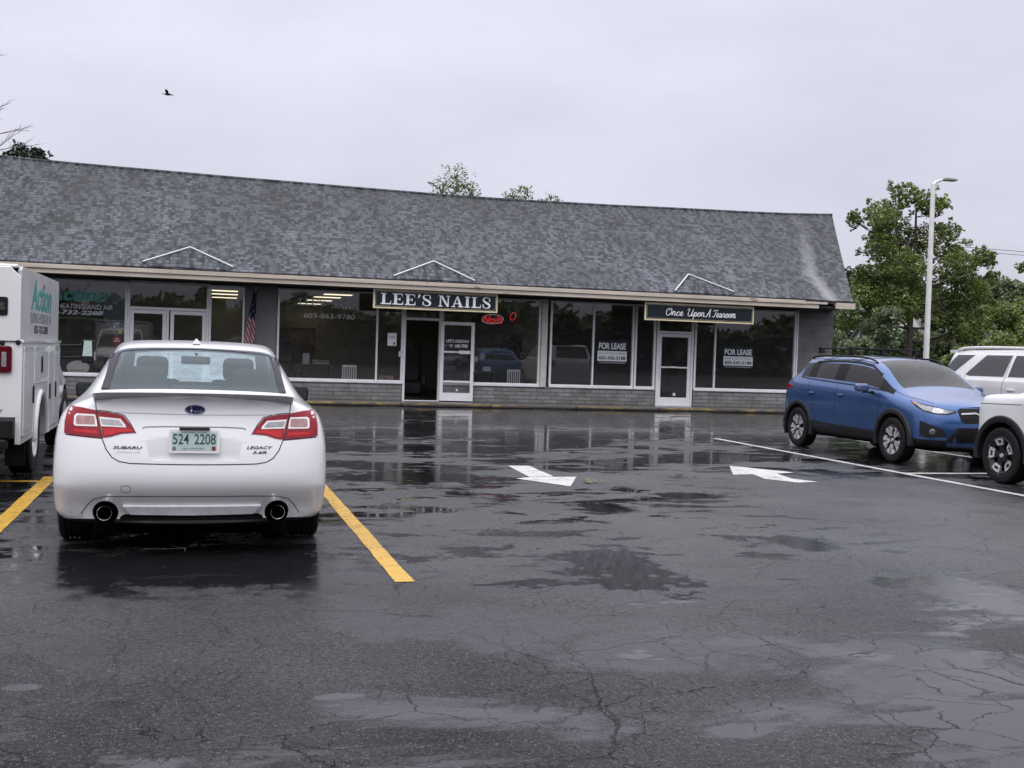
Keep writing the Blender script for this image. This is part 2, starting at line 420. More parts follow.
# ------------------------------------------------------------------ building materials
def shingles():
    t = NT('grey_asphalt_shingles'); P = t.pos(); s = t.sep(P)
    uv = t.comb(s['X'], t.math('MULTIPLY', s['Y'], 1.2207), 0.)
    uvw = t.n('VectorMath', operation='MULTIPLY_ADD'); nz = t.n('TexNoise', i_Scale=1.3); t.l(uv, nz.inputs['Vector'])
    t.l(nz.outputs['Color'], uvw.inputs[0]); uvw.inputs[1].default_value = (.0,.13,0); t.l(uv, uvw.inputs[2]); uv = uvw.outputs[0]
    # courses of torn-edged tabs: every row is cut into dashes of its own
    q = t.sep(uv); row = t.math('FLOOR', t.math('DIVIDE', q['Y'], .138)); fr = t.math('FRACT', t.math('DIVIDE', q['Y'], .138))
    def tabs(k, a_, b_):
        nz_ = t.n('TexNoise', noise_dimensions='2D', i_Scale=1., i_Detail=1.5, i_Roughness=.6); t.l(t.comb(t.math('MULTIPLY', q['X'], k), t.math('MULTIPLY', row, 7.37+k*.11), 0.), nz_.inputs['Vector'])
        return t.mapr(nz_.outputs[0], a_, b_)
    v1 = tabs(5.2, .44, .56); v2 = tabs(11., .40, .60)
    c = t.mix(t.math('ADD', t.math('MULTIPLY', v1, .68), t.math('MULTIPLY', v2, .32)), (.0060,.0070,.0090), (.073,.081,.098))
    lip = t.mapr(fr, .04, .30, .22, 1); c = t.mix(1, c, lip, 'MULTIPLY')  # shadow line at each course's lower edge put into the colour
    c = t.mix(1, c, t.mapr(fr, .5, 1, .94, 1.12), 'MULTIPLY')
    strk = t.mapr(t.noise(t.mapping(P, (2.1,.45,.45), rot=(0,0,.12)), 1, 5, .65), .34, .66, .70, 1.42); c = t.mix(1, c, strk, 'MULTIPLY')
    big = t.mapr(t.noise(t.mapping(P, (1,.55,1)), .42, 5, .6), .3, .7, .75, 1.22)
    c = t.mix(1, c, big, 'MULTIPLY')
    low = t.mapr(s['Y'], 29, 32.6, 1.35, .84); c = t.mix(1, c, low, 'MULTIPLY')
    moss = t.mapr(t.noise(P, .7, 5, .65), .55, .75); c = t.mix(t.math('MULTIPLY', moss, .15), c, (.06,.072,.06))
    # washed-out streak down to the corner where the water runs off
    bend = t.math('MULTIPLY_ADD', t.math('SUBTRACT', s['Y'], 29.0), .04, 17.45)
    bend = t.math('ADD', bend, t.math('MULTIPLY', t.mapr(s['Y'], 30.2, 32.5), .85))
    dx = t.math('ABSOLUTE', t.math('SUBTRACT', s['X'], t.math('MULTIPLY_ADD', t.noise(P, 3, 3), .3, t.math('SUBTRACT', bend, .15))))
    st = t.math('MULTIPLY', t.mapr(dx, .03, .30, .95, 0), t.mapr(s['Y'], 29, 32.5, 1, .15))
    c = t.mix(st, c, (.24,.24,.255))
    grit = t.mapr(t.noise(P, 60, 2), .3, .7, .75, 1.25); c = t.mix(1, c, grit, 'MULTIPLY')
    hg = t.math('ADD', t.math('SUBTRACT', fr, t.math('MULTIPLY', v1, .4)), t.math('MULTIPLY', t.noise(P, 30, 4), -.5))
    t.bsdf(c, t.mapr(t.noise(P, 2, 4), .3, .7, .42, .58), 0, .3, 0, t.bump(hg, .5, -.012))
    return t.m
M_shingle = shingles()

def brickwall(name, c1, c2, mort, bw, bh, ms=.008):
    t = NT(name); P = t.pos(); s = t.sep(P)
    uv = t.comb(t.math('ADD', s['X'], s['Y']), s['Z'], 0.)
    b = t.n('TexBrick', offset=.5); t.l(uv, b.inputs['Vector'])
    b.inputs['Scale'].default_value = 1; b.inputs['Brick Width'].default_value = bw; b.inputs['Row Height'].default_value = bh
    b.inputs['Mortar Size'].default_value = ms; b.inputs['Mortar Smooth'].default_value = .3
    for k, c in (('Color1', c1), ('Color2', c2), ('Mortar', mort)): b.inputs[k].default_value = c+(1,)
    n1 = t.mapr(t.noise(P, 2.2, 5, .6), .3, .7, .72, 1.15); n2 = t.mapr(t.noise(P, 25, 4), .3, .7, .85, 1.15)
    c = t.mix(1, t.mix(1, b.outputs[0], n1, 'MULTIPLY'), n2, 'MULTIPLY')
    damp = t.mapr(t.math('ADD', s['Z'], t.math('MULTIPLY', t.noise(P, 3, 3), .2)), .12, .35, .6, 0)
    c = t.mix(damp, c, (.075,.073,.068))
    t.bsdf(c, .6, 0, .4, 0, t.bump(t.math('ADD', t.math('MULTIPLY', b.outputs['Fac'], -1), t.math('MULTIPLY', t.noise(P, 40, 4), .4)), .7, .012))
    return t.m
M_brick = brickwall('grey_painted_brick', (.20,.195,.19), (.30,.295,.29), (.085,.083,.08), .40, .105)
M_block = brickwall('grey_painted_block', (.15,.15,.148), (.175,.175,.172), (.12,.12,.118), .40, .2, .006)
M_panelgrey = plain('grey_painted_panel', (.19,.19,.188), .6, var=.1, vscale=2.5)
def fascia_mat():
    t = NT('weathered_cream_paint'); P = t.pos()
    c = t.mix(t.mapr(t.noise(t.mapping(P, (.5,1,4)), 2, 5), .3, .7), (.50,.43,.35), (.66,.59,.50))
    c = t.mix(t.mapr(t.noise(t.mapping(P, (.6,1,2)), 2.2, 6, .7), .62, .70), c, (.13,.085,.06))
    t.bsdf(c, .5); return t.m
M_fascia = fascia_mat()
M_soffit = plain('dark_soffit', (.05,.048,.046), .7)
M_room = plain('interior_wall_paint', (.30,.28,.25), .7); M_roomdark = plain('dim_interior_wall', (.10,.10,.105), .7)  # dimness of the empty shops put into the second wall colour
M_floor = plain('shop_floor_tile', (.07,.065,.06), .35); M_ceil = plain('ceiling_tile', (.26,.25,.23), .8)
M_lightpanel = plain('fluorescent_panel', (.8,.8,.75), .5, emit=(1,.86,.58), emit_s=1.7, var=.02)
M_walk = plain('wet_concrete_walk', (.16,.155,.15), .35, bump=.2)
def kerbm():
    t = NT('worn_yellow_kerb'); P = t.pos()
    wv = t.mapr(t.noise(t.mapping(P, (.6,1,5)), 3.5, 6, .7), .37, .50)
    c = t.mix(wv, (.42,.27,.05), (.075,.068,.058)); c = t.mix(t.mapr(t.sep(P)['Z'], .02, .07, 1, 0), c, (.03,.028,.026)); t.bsdf(c, .4, normal=t.bump(t.noise(P, 30, 4), .4, .01)); return t.m
M_kerb = kerbm()

WY = 30.3          # glass line of the shop front
# walk and kerb
b = MB(); b.box(-14, 18.5, 29.416, 36, 0, .098); struct(b.build('walkway', M_walk))
b = MB()
x = -14
while x < 18.4:
    x2 = min(x+2.4, 18.5); b.box(x+.006, x2-.006, 29.24, 29.415, 0, .085+random.uniform(-.006,.006)); x = x2
struct(b.build('kerb', M_kerb, bevel=.02))

B = thing('shop_building', 'long low shop building with a steep grey shingle roof and painted brick front', 'building', (0,WY,0))
def bpart(mb, name, mat, smooth=False, bevel=0, parent=None):
    o = mb.build(name, mat, None, smooth, bevel=bevel)
    o.parent = parent or B
    o.matrix_parent_inverse = Matrix.Translation((0,-WY,0))
    return o
def bsub(mb, name, mat, parent, bevel=0):
    o = mb.build(name, mat, None, bevel=bevel); o.parent = parent; return o

# low brick wall under the windows
b = MB()
for x0, x1 in ((-14,-1.66), (.33,1.22), (2.0,5.38), (6.40,12.66), (13.86,17.14)):
    b.box(x0, x1, WY-.06, WY+.14, .1, .56)
bpart(b, 'brick_base_wall', M_brick)
b = MB(); b.box(17.16, 18.32, WY-.06, WY+.16, .1, 3.05); b.box(18.12, 18.32, WY+.16, 44, .1, 3.05); bpart(b, 'block_wall', M_block)
b = MB(); b.box(1.24, 2.03, WY-.03, WY+.12, .1, 3.05); bpart(b, 'grey_wall_panel', M_panelgrey)
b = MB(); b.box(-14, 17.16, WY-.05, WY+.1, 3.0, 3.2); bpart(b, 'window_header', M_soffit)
# rear and gable walls
b = MB(); b.box(-14, 18.12, 43.8, 44, .1, 3.05); bpart(b, 'rear_wall', M_block)
def rz(y): return 3.27+.7*(y-28.9)
b = MB(); b.prism([(29.7,3.05),(33.3,6.0),(43.9,3.05)], lambda u,v,t: (t,u,v), 18.1, 18.3); bpart(b, 'gable_wall', M_panelgrey)
# roof: gently uneven front slope, slanted end
def roof_pt(u, v):
    # v 0 eave .. 1 ridge ; u 0 left .. 1 right
    xr = 18.12 + 1.85*v; x = -14 + (xr+14)*u
    y = 28.9 + 4.4*v
    z = rz(y) + .018*noise.noise((x*.35, v*3, 2)) - .05*math.sin(PI*v) - .04*(noise.noise((x*.18, 5, v))+.3)*v - .24*v*max(0, math.sin(PI*min(1, max(0, (x+6)/26.2))**1.15))**.8
    return x, y, z
b = MB(); NU, NV = 90, 10
vs = [roof_pt(i/NU, j/NV) for j in range(NV+1) for i in range(NU+1)]
top = len(vs); vs += [(x, y, z-.10) for x, y, z in vs]
fs = []
for j in range(NV):
    for i in range(NU):
        a = j*(NU+1)+i; fs.append((a, a+1, a+NU+2, a+NU+1)); fs.append((top+a, top+a+NU+1, top+a+NU+2, top+a+1))
for i in range(NU):
    fs.append((i, top+i, top+i+1, i+1)); a = NV*(NU+1)+i; fs.append((a, a+1, top+a+1, top+a))
for j in range(NV):
    a = j*(NU+1); fs.append((a, a+NU+1, top+a+NU+1, top+a)); a += NU; fs.append((a, top+a, top+a+NU+1, a+NU+1))
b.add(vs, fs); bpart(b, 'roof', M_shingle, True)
b = MB()   # rear slope
b.add([(-14,33.28,6.12),(19.95,33.28,6.12),(18.1,44.6,2.9),(-14,44.6,2.9),(-14,33.28,6.02),(19.95,33.28,6.02),(18.1,44.6,2.8),(-14,44.6,2.8)],
      [(0,1,2,3),(7,6,5,4),(0,4,5,1),(1,5,6,2),(2,6,7,3),(3,7,4,0)])
bpart(b, 'rear_roof', M_shingle)
# ridge cap
b = MB(); P0 = [roof_pt(i/60, 1) for i in range(61)]
b.tube([(x, y+.01, z-.01) for x, y, z in P0], .05, 6); bpart(b, 'ridge_cap', M_shingle)
# fascia boards, soffit
b = MB()
b.box(-14, 17.0, 28.84, 28.895, 3.015, 3.125); b.box(-14, 16.55, 28.80, 28.838, 3.128, 3.225)
b.box(16.56, 17.25, 28.802, 28.836, 3.135, 3.20)
b.box(17.52, 18.14, 28.80, 28.86, 3.03, 3.20)
bpart(b, 'fascia', M_fascia, bevel=.006)
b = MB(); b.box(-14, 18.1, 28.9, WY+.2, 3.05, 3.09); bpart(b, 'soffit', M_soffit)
b = MB(); b.box(-14, 18.16, 28.82, 28.9, 3.226, 3.245); bpart(b, 'drip_edge', plain('brown_drip_edge', (.06,.045,.04), .5))
# rain diverters over the doors: inverted V flashings lying on the roof
M_flash = plain('white_flashing', (.62,.62,.63), .35)
def onroof(x, y, d=0):
    u = (x+14)/(18.12+1.85*(y-28.9)/4.4+14); p = Vector(roof_pt(u, (y-28.9)/4.4))
    return p + Vector((0,-.573,.819))*d
for l, a, r in (((-1.26,29.08),(-.17,29.64),(.86,29.06)), ((4.87,29.02),(5.99,29.59),(6.99,28.98)), ((12.63,28.97),(13.26,29.61),(14.45,29.05))):
    b = MB()
    for p, q in ((l, a), (a, r)):
        p0, q0 = onroof(*p, .02 if p != a else .15), onroof(*q, .02 if q != a else .15); nrm = Vector((0,-.573,.819))
        b.bar(p0, q0, .034, .034, nrm)
    o = bpart(b, 'hood_flashing', M_flash)
    h = MB(); A = onroof(*a, .135); L_ = onroof(*l, .012); R_ = onroof(*r, .012); mx = ((l[0]+r[0])/2, 28.93)
    D = onroof(*mx, .014); D1 = onroof(l[0]+.15, 28.92, .012); D2 = onroof(r[0]-.15, 28.92, .012); Bk = onroof(a[0], a[1]+.35, -.01)
    h.add([A, L_, D1, D, D2, R_, Bk], [(0,1,2,3),(0,3,4,5),(0,6,1),(0,5,6)]); bpart(h, 'roof_hood', M_shingle)

# ---- shop-front windows
def window(x0, x1, z0, z1, mull=(), fw=.055, sill=True, y=WY, panes=None):
    b = MB()
    b.box(x0, x0+fw, y-.05, y+.05, z0, z1); b.box(x1-fw, x1, y-.05, y+.05, z0, z1)
    b.box(x0+fw, x1-fw, y-.05, y+.05, z1-fw*.8, z1); b.box(x0+fw, x1-fw, y-.05, y+.05, z0, z0+fw*.8)
    for m in mull: b.box(m-.024, m+.024, y-.045, y+.045, z0+fw*.8, z1-fw*.8)
    o = bpart(b, 'window_frame', M_white, bevel=.006)
    xs = [x0+fw]+[q for m in mull for q in (m-.024, m+.024)]+[x1-fw]
    for i in range(0, len(xs), 2):
        g = MB(); g.poly([(xs[i],y,z0+.04),(xs[i+1],y,z0+.04),(xs[i+1],y,z1-.04),(xs[i],y,z1-.04)])
        q = bsub(g, 'pane', M_glass, o)
    if sill:
        s_ = MB(); s_.box(x0, x1, y-.10, y+.02, z0-.045, z0-.002); bsub(s_, 'sill', M_white, o, .006)
    return o
window(-8.0, -1.66, .605, 2.98, (-4.8,))
window(.33, 1.22, .605, 2.98)
window(2.05, 5.38, .605, 2.98, (4.67,))
window(6.42, 9.22, .605, 2.98)
window(9.50, 12.0, .605, 2.98, (10.78,))
window(12.03, 12.66, .605, 2.98)
window(13.87, 17.12, .605, 2.98, (14.52,))
b = MB(); b.box(9.225, 9.40, WY-.12, WY+.12, .56, 3.0); bpart(b, 'window_post', plain('cream_post_paint', (.60,.575,.52), .5), bevel=.01)
b = MB(); b.box(17.125, 17.158, WY-.09, WY+.1, .56, 3.0); bpart(b, 'corner_trim', M_white)

def door_leaf(name, w, h, parent, rails=(), bw=.09, bottom=.22):
    """hinge at x=0, leaf along +x, base at z=0"""
    b = MB(); d = .022
    b.box(0, bw, -d, d, 0, h); b.box(w-bw, w, -d, d, 0, h); b.box(bw, w-bw, -d, d, h-bw, h); b.box(bw, w-bw, -d, d, 0, bottom)
    for z, hh in rails: b.box(bw, w-bw, -d*.8, d*.8, z, z+hh)
    o = b.build(name, M_white, parent, bevel=.004)
    g = MB(); g.poly([(bw,0,bottom),(w-bw,0,bottom),(w-bw,0,h-bw),(bw,0,h-bw)]); g.build('pane', M_glass, o)
    return o
# entrance of the heating company: two leaves under a transom
def doorframe(x0, x1, zt, mids=()):
    b = MB(); y0, y1 = WY-.05, WY+.05
    b.box(x0, x0+.06, y0, y1, .1, 3.0); b.box(x1-.06, x1, y0, y1, .1, 3.0); b.box(x0+.06, x1-.06, y0, y1, zt, zt+.07); b.box(x0+.06, x1-.06, y0, y1, 2.94, 3.0)
    b.box(x0+.06, x1-.06, y0, y1, .1, .125)
    for m in mids: b.box(m-.03, m+.03, y0, y1, .125, zt)
    o = bpart(b, 'door_frame', M_white, bevel=.005)
    g = MB(); g.poly([(x0+.06,WY,zt+.07),(x1-.06,WY,zt+.07),(x1-.06,WY,2.94),(x0+.06,WY,2.94)]); bsub(g, 'transom_pane', M_glass, o)
    return o
doorframe(-1.655, .325, 2.28, (-.68,))
for hx, s in ((-1.59, 1), (.26, -1)):
    o = door_leaf('glass_door', .875, 2.14, B); o.location = (hx, 0, .13)
    if s < 0: o.scale = (-1,1,1)
    h = MB(); h.box(.70,.86,-.06,-.03,.93,.97); h.build('handle', M_white, o)
# nail salon: open doorway, leaf folded back flat against the next window
doorframe(5.385, 6.415, 2.28)
o = door_leaf('open_glass_door', .92, 2.14, B, rails=((1.30,.05),(.50,.05))); o.location = (6.385, -.12, .13); o.rotation_euler = (0,0,rad(-4))
h = MB(); h.box(.50,.80,-.065,-.03,1.28,1.37); h.build('push_bar', M_white, o)
h = MB(); add_text(h, text_fit('LEE\'S DESIGN', .62, .085, bold=.02), lambda u,v: (.14+u, -.026, 1.58+v)); add_text(h, text_fit('11  AM-7PM', .48, .1, bold=.02), lambda u,v: (.25+u, -.026, 1.44+v))
h.build('hours_lettering', M_whitep, o)
h = MB(); h.box(.45,.50,-.03,-.026,.27,.33); h.build('sticker', M_whitep, o)
# tearoom door, shut
doorframe(12.70, 13.83, 2.18)
o = door_leaf('glass_door', 1.0, 2.04, B, rails=((1.06,.045),)); o.location = (12.765, 0, .13)
h = MB(); h.box(.04,.065,-.07,-.03,.78,1.18); h.build('pull_handle', M_white, o)
h = MB(); h.box(.30,.62,-.05,-.026,1.07,1.11); h.build('push_bar', M_white, o)
h = MB(); h.box(.48,.56,-.03,-.026,.27,.35); h.build('sticker', M_whitep, o)
# exterior conduit along the header
b = MB(); b.tube([(-6,WY-.1,2.975),(-1.6,WY-.1,2.975)], .02, 6); bpart(b, 'conduit', M_panelgrey)

# ---- rooms behind the glass
def room(x0, x1, y1, mw, cz=2.95):
    b = MB(); b.box(x0-.05, x0, WY+.16, y1, .1, cz); b.box(x1, x1+.05, WY+.16, y1, .1, cz); b.box(x0, x1, y1, y1+.1, .1, cz); bpart(b, 'interior_wall', mw)
    b = MB(); b.box(x0, x1, WY+.16, y1, cz, cz+.04); bpart(b, 'interior_ceiling', M_ceil)
    b = MB(); b.box(x0, x1, WY+.12, y1, .1, .112); bpart(b, 'interior_floor', M_floor)
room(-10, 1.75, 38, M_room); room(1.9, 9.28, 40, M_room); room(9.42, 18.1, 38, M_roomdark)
def troffer(x, y, w=1.1, d=.5):
    b = MB(); b.box(x-w/2-.03, x+w/2+.03, y-d/2-.03, y+d/2+.03, 2.925, 2.948); o = bpart(b, 'ceiling_light', M_white)
    b = MB(); b.box(x-w/2, x+w/2, y-d/2, y+d/2, 2.915, 2.923); bsub(b, 'diffuser', M_lightpanel, o)
for x, y in ((3.75,31.5),(3.68,33.5),(3.72,36.0),(3.72,39.2),(5.95,32.6),(6.15,35.0),(.72,32.2),(.80,34.4),(.86,37.0)): troffer(x, y, .75, .45)
# ------------------------------------------------------------------ vehicle tools
def car_paint(name, col, metal=0., rough=.32, flake=0., drops=.12):
    t = NT(name); P = t.obj()
    c = t.mix(t.mapr(t.noise(P, 3, 4), .3, .7), tuple(q*.95 for q in col), col)
    s = t.sep(P)
    grime = t.math('MULTIPLY', t.mapr(t.math('ADD', s['Z'], t.math('MULTIPLY', t.noise(P, 4, 5), .35)), .28, .62, .75, 0), t.mapr(t.noise(P, 14, 5, .65), .35, .65))
    c = t.mix(grime, c, (.16,.15,.14))
    v = t.voro(P, 85); dr = t.mapr(v.outputs['Distance'], .0, .42, 1, 0, True)
    dr = t.math('MULTIPLY', dr, t.mapr(t.sep(v.outputs['Color'])['X'], .55, .6))
    nm = t.bump(dr, drops, .0025)
    b = t.bsdf(c, t.math('MULTIPLY_ADD', grime, .3, rough), metal, .5, 1, None)
    t.l(nm, b.inputs['Coat Normal']); b.inputs['Coat Roughness'].default_value = .06
    return t.m
M_carwhite = car_paint('white_car_paint', (.76,.76,.775))
M_carwhite2 = car_paint('plain_white_paint', (.83,.83,.83))
M_carblue = car_paint('blue_metallic_paint', (.045,.118,.315), .6, .26)
M_clad = plain('grey_black_cladding', (.016,.016,.018), .5, 0, .3, bump=.1)
M_gap = plain('panel_gap', (.01,.01,.011), .6, var=.02)
M_tint = plain('tinted_glass', (.012,.013,.015), .03, 0, .8, var=.05)
M_tintlite = plain('light_tinted_glass', (.05,.055,.055), .03, 0, .8, var=.05)
M_carglass = glass('car_glass', (.66,.79,.84), .06, .02, .10, .9, .06, 55, (.84,.96,1.0))
M_sideglass = glass('tinted_side_glass', (.06,.065,.07), .06, .02, 0, .8)
M_wsglass = glass('windscreen_glass', (.66,.73,.70), .06, .03, .16, .95, .06)
M_wsrain = glass('rain_streaked_windscreen', (.60,.68,.70), .06, .05, .06, 1.0, .48)
M_well = plain('wheel_well_liner', (.005,.005,.005), .85, 0, .1)
M_rubber = plain('tyre_rubber', (.010,.010,.011), .6, 0, .25, bump=.3, bscale=90)
M_alloy = plain('machined_alloy', (.70,.70,.71), .3, .55, var=.05)
M_alloydark = plain('dark_alloy', (.03,.03,.032), .35, .6)
M_disc = plain('brake_disc', (.2,.2,.2), .35, .9)
M_red = plain('red_lens', (.25,.003,.012), .12, 0, .35, .12, var=.25, vscale=45)
M_reddark = plain('dark_red_lens', (.09,.004,.010), .15, 0, .35, .1, var=.25, vscale=45)
M_redbright = plain('red_reflector', (.50,.008,.016), .15, 0, .35, .1, var=.3, vscale=70)
M_clear = plain('clear_lens', (.30,.29,.31), .12, .2, .6, 1, var=.3, vscale=28)
M_amber = plain('pink_amber_lens', (.34,.17,.16), .12, .1, .6, 1, var=.3, vscale=28)
M_lens = plain('head_lamp_lens', (.24,.25,.27), .08, .2, .6, 1, var=.5, vscale=12)
M_seat = plain('grey_seat_fabric', (.02,.02,.022), .85, 0, .2)
M_cabin = plain('dark_cabin_trim', (.02,.02,.022), .7)
M_silver = plain('silver_trim', (.5,.5,.52), .2, .9)

def car_cage(st, mats, matfun, wells=(), cuts=(), bulge=(.07,.07), level=3, crease=(), well_depth=.30, capcrease=()):
    """st: stations rear to front, each a list of (x, y, z) half points; returns {mat index: mesh} split by material"""
    m = len(st[0])-1; n = len(st); vs = []; R = []; L = []
    for s in st:
        r = []; l = []
        for j, (x, y, z) in enumerate(s):
            r.append(len(vs)); vs.append((x, y, z))
            if j in (0, m): l.append(r[-1])
            else: l.append(len(vs)); vs.append((-x, y, z))
        R.append(r); L.append(l)
    fs = []; mi = []
    for i in range(n-1):
        for j in range(m):
            k = matfun('side', i, j)
            for Q, flip in ((R, 0), (L, 1)):
                f = [Q[i][j], Q[i+1][j], Q[i+1][j+1], Q[i][j+1]]
                fs.append(tuple(f[::-1] if flip else f)); mi.append(k)
    for e, i, sg, kind in ((0, 0, -1, 'rear'), (1, n-1, 1, 'front')):
        Cc = [R[i][0]]
        for j in range(1, m):
            x, y, z = st[i][j]; Cc.append(len(vs)); vs.append((0, y+sg*bulge[e], z))
        Cc.append(R[i][m])
        for j in range(m):
            k = matfun(kind, i, j)
            for Q, flip in ((R, 0), (L, 1)):
                f = [Q[i][j], Q[i][j+1], Cc[j+1], Cc[j]]
                f = [a for q, a in enumerate(f) if a not in f[:q]]
                fs.append(tuple(f[::-1] if flip else f)); mi.append(k)
    me = bpy.data.meshes.new('shell'); me.from_pydata(vs, [], fs)
    for q in mats: me.materials.append(q)
    me.polygons.foreach_set('material_index', mi)
    bm = bmesh.new(); bm.from_mesh(me); bmesh.ops.recalc_face_normals(bm, faces=bm.faces)
    if crease or capcrease:
        cl = bm.edges.layers.float.get('crease_edge') or bm.edges.layers.float.new('crease_edge'); bm.verts.ensure_lookup_table()
        def setc(a, b, v):
            e_ = bm.edges.get((bm.verts[a], bm.verts[b]))
            if e_: e_[cl] = v
        for j, i0, i1, v in crease:
            for i in range(i0, i1):
                setc(R[i][j], R[i+1][j], v); setc(L[i][j], L[i+1][j], v)
    bm.to_mesh(me); bm.free()
    o = link('shell', me)
    s = o.modifiers.new('s', 'SUBSURF'); s.levels = level; s.render_levels = level; s.boundary_smooth = 'PRESERVE_CORNERS'
    tmp = [o]
    for c in list(wells)+list(cuts):
        if hasattr(c, 'mesh'):
            b = c
        else:
            y, z, r = c; b = MB()
            for sg in (-1, 1): b.lathe([(0, 0), (r, 0), (r, .9), (0, .9)], (sg*(WELLX[0]-well_depth), y, z), (sg, 0, 0), 56)
        co_ = link('cut', b.mesh('cut', mats)); 
        if not hasattr(c, 'mesh'): co_.data.polygons.foreach_set('material_index', [len(mats)-1]*len(co_.data.polygons))
        tmp.append(co_)
        bo = o.modifiers.new('b', 'BOOLEAN'); bo.object = co_; bo.operation = 'DIFFERENCE'; bo.solver = 'EXACT'
    bpy.context.view_layer.update()
    dg = bpy.context.evaluated_depsgraph_get()
    full = bpy.data.meshes.new_from_object(o.evaluated_get(dg))
    for q in tmp: bpy.data.objects.remove(q)
    return full
WELLX = [.90]

def split_mats(full, mats):
    out = {}
    V = [v.co.copy() for v in full.vertices]
    by = {}
    for p in full.polygons: by.setdefault(p.material_index, []).append(tuple(p.vertices))
    for k, polys in by.items():
        mp_ = {}; vs = []; fs = []
        for p in polys:
            f = []
            for a in p:
                if a not in mp_: mp_[a] = len(vs); vs.append(V[a])
                f.append(mp_[a])
            fs.append(f)
        me = bpy.data.meshes.new('panel'); me.from_pydata(vs, [], fs); me.materials.append(mats[k])
        me.polygons.foreach_set('use_smooth', [True]*len(fs)); me.set_sharp_from_angle(angle=rad(42)); me.update()
        out[k] = me
    return out
def sides(me, mat):
    """one mesh per separate pane, left and right"""
    V = [v.co.copy() for v in me.vertices]; adj = list(range(len(V)))
    def root(a):
        while adj[a] != a: adj[a] = adj[adj[a]]; a = adj[a]
        return a
    for p in me.polygons:
        q = list(p.vertices)
        for a in q[1:]: adj[root(a)] = root(q[0])
    g = {}
    for p in me.polygons: g.setdefault(root(p.vertices[0]), []).append(tuple(p.vertices))
    out = []
    for polys in g.values():
        mp_ = {}; vs = []; fs = []
        for p in polys:
            for a in p:
                if a not in mp_: mp_[a] = len(vs); vs.append(V[a])
            fs.append([mp_[a] for a in p])
        m = bpy.data.meshes.new('pane'); m.from_pydata(vs, [], fs); m.materials.append(mat); m.polygons.foreach_set('use_smooth', [True]*len(fs)); m.update(); out.append(m)
    return out
def merge_meshes(mes, mats):
    """several split panels back into one multi-material mesh"""
    vs = []; fs = []; mi = []
    for k, me in enumerate(mes):
        o = len(vs); vs += [v.co.copy() for v in me.vertices]
        for p in me.polygons: fs.append([a+o for a in p.vertices]); mi.append(k)
    me = bpy.data.meshes.new('body'); me.from_pydata(vs, [], fs)
    for q in mats: me.materials.append(q)
    me.polygons.foreach_set('material_index', mi); me.polygons.foreach_set('use_smooth', [True]*len(fs)); me.set_sharp_from_angle(angle=rad(42)); me.update()
    return me
def bvh_of(me):
    return BVHTree.FromPolygons([v.co for v in me.vertices], [tuple(p.vertices) for p in me.polygons])

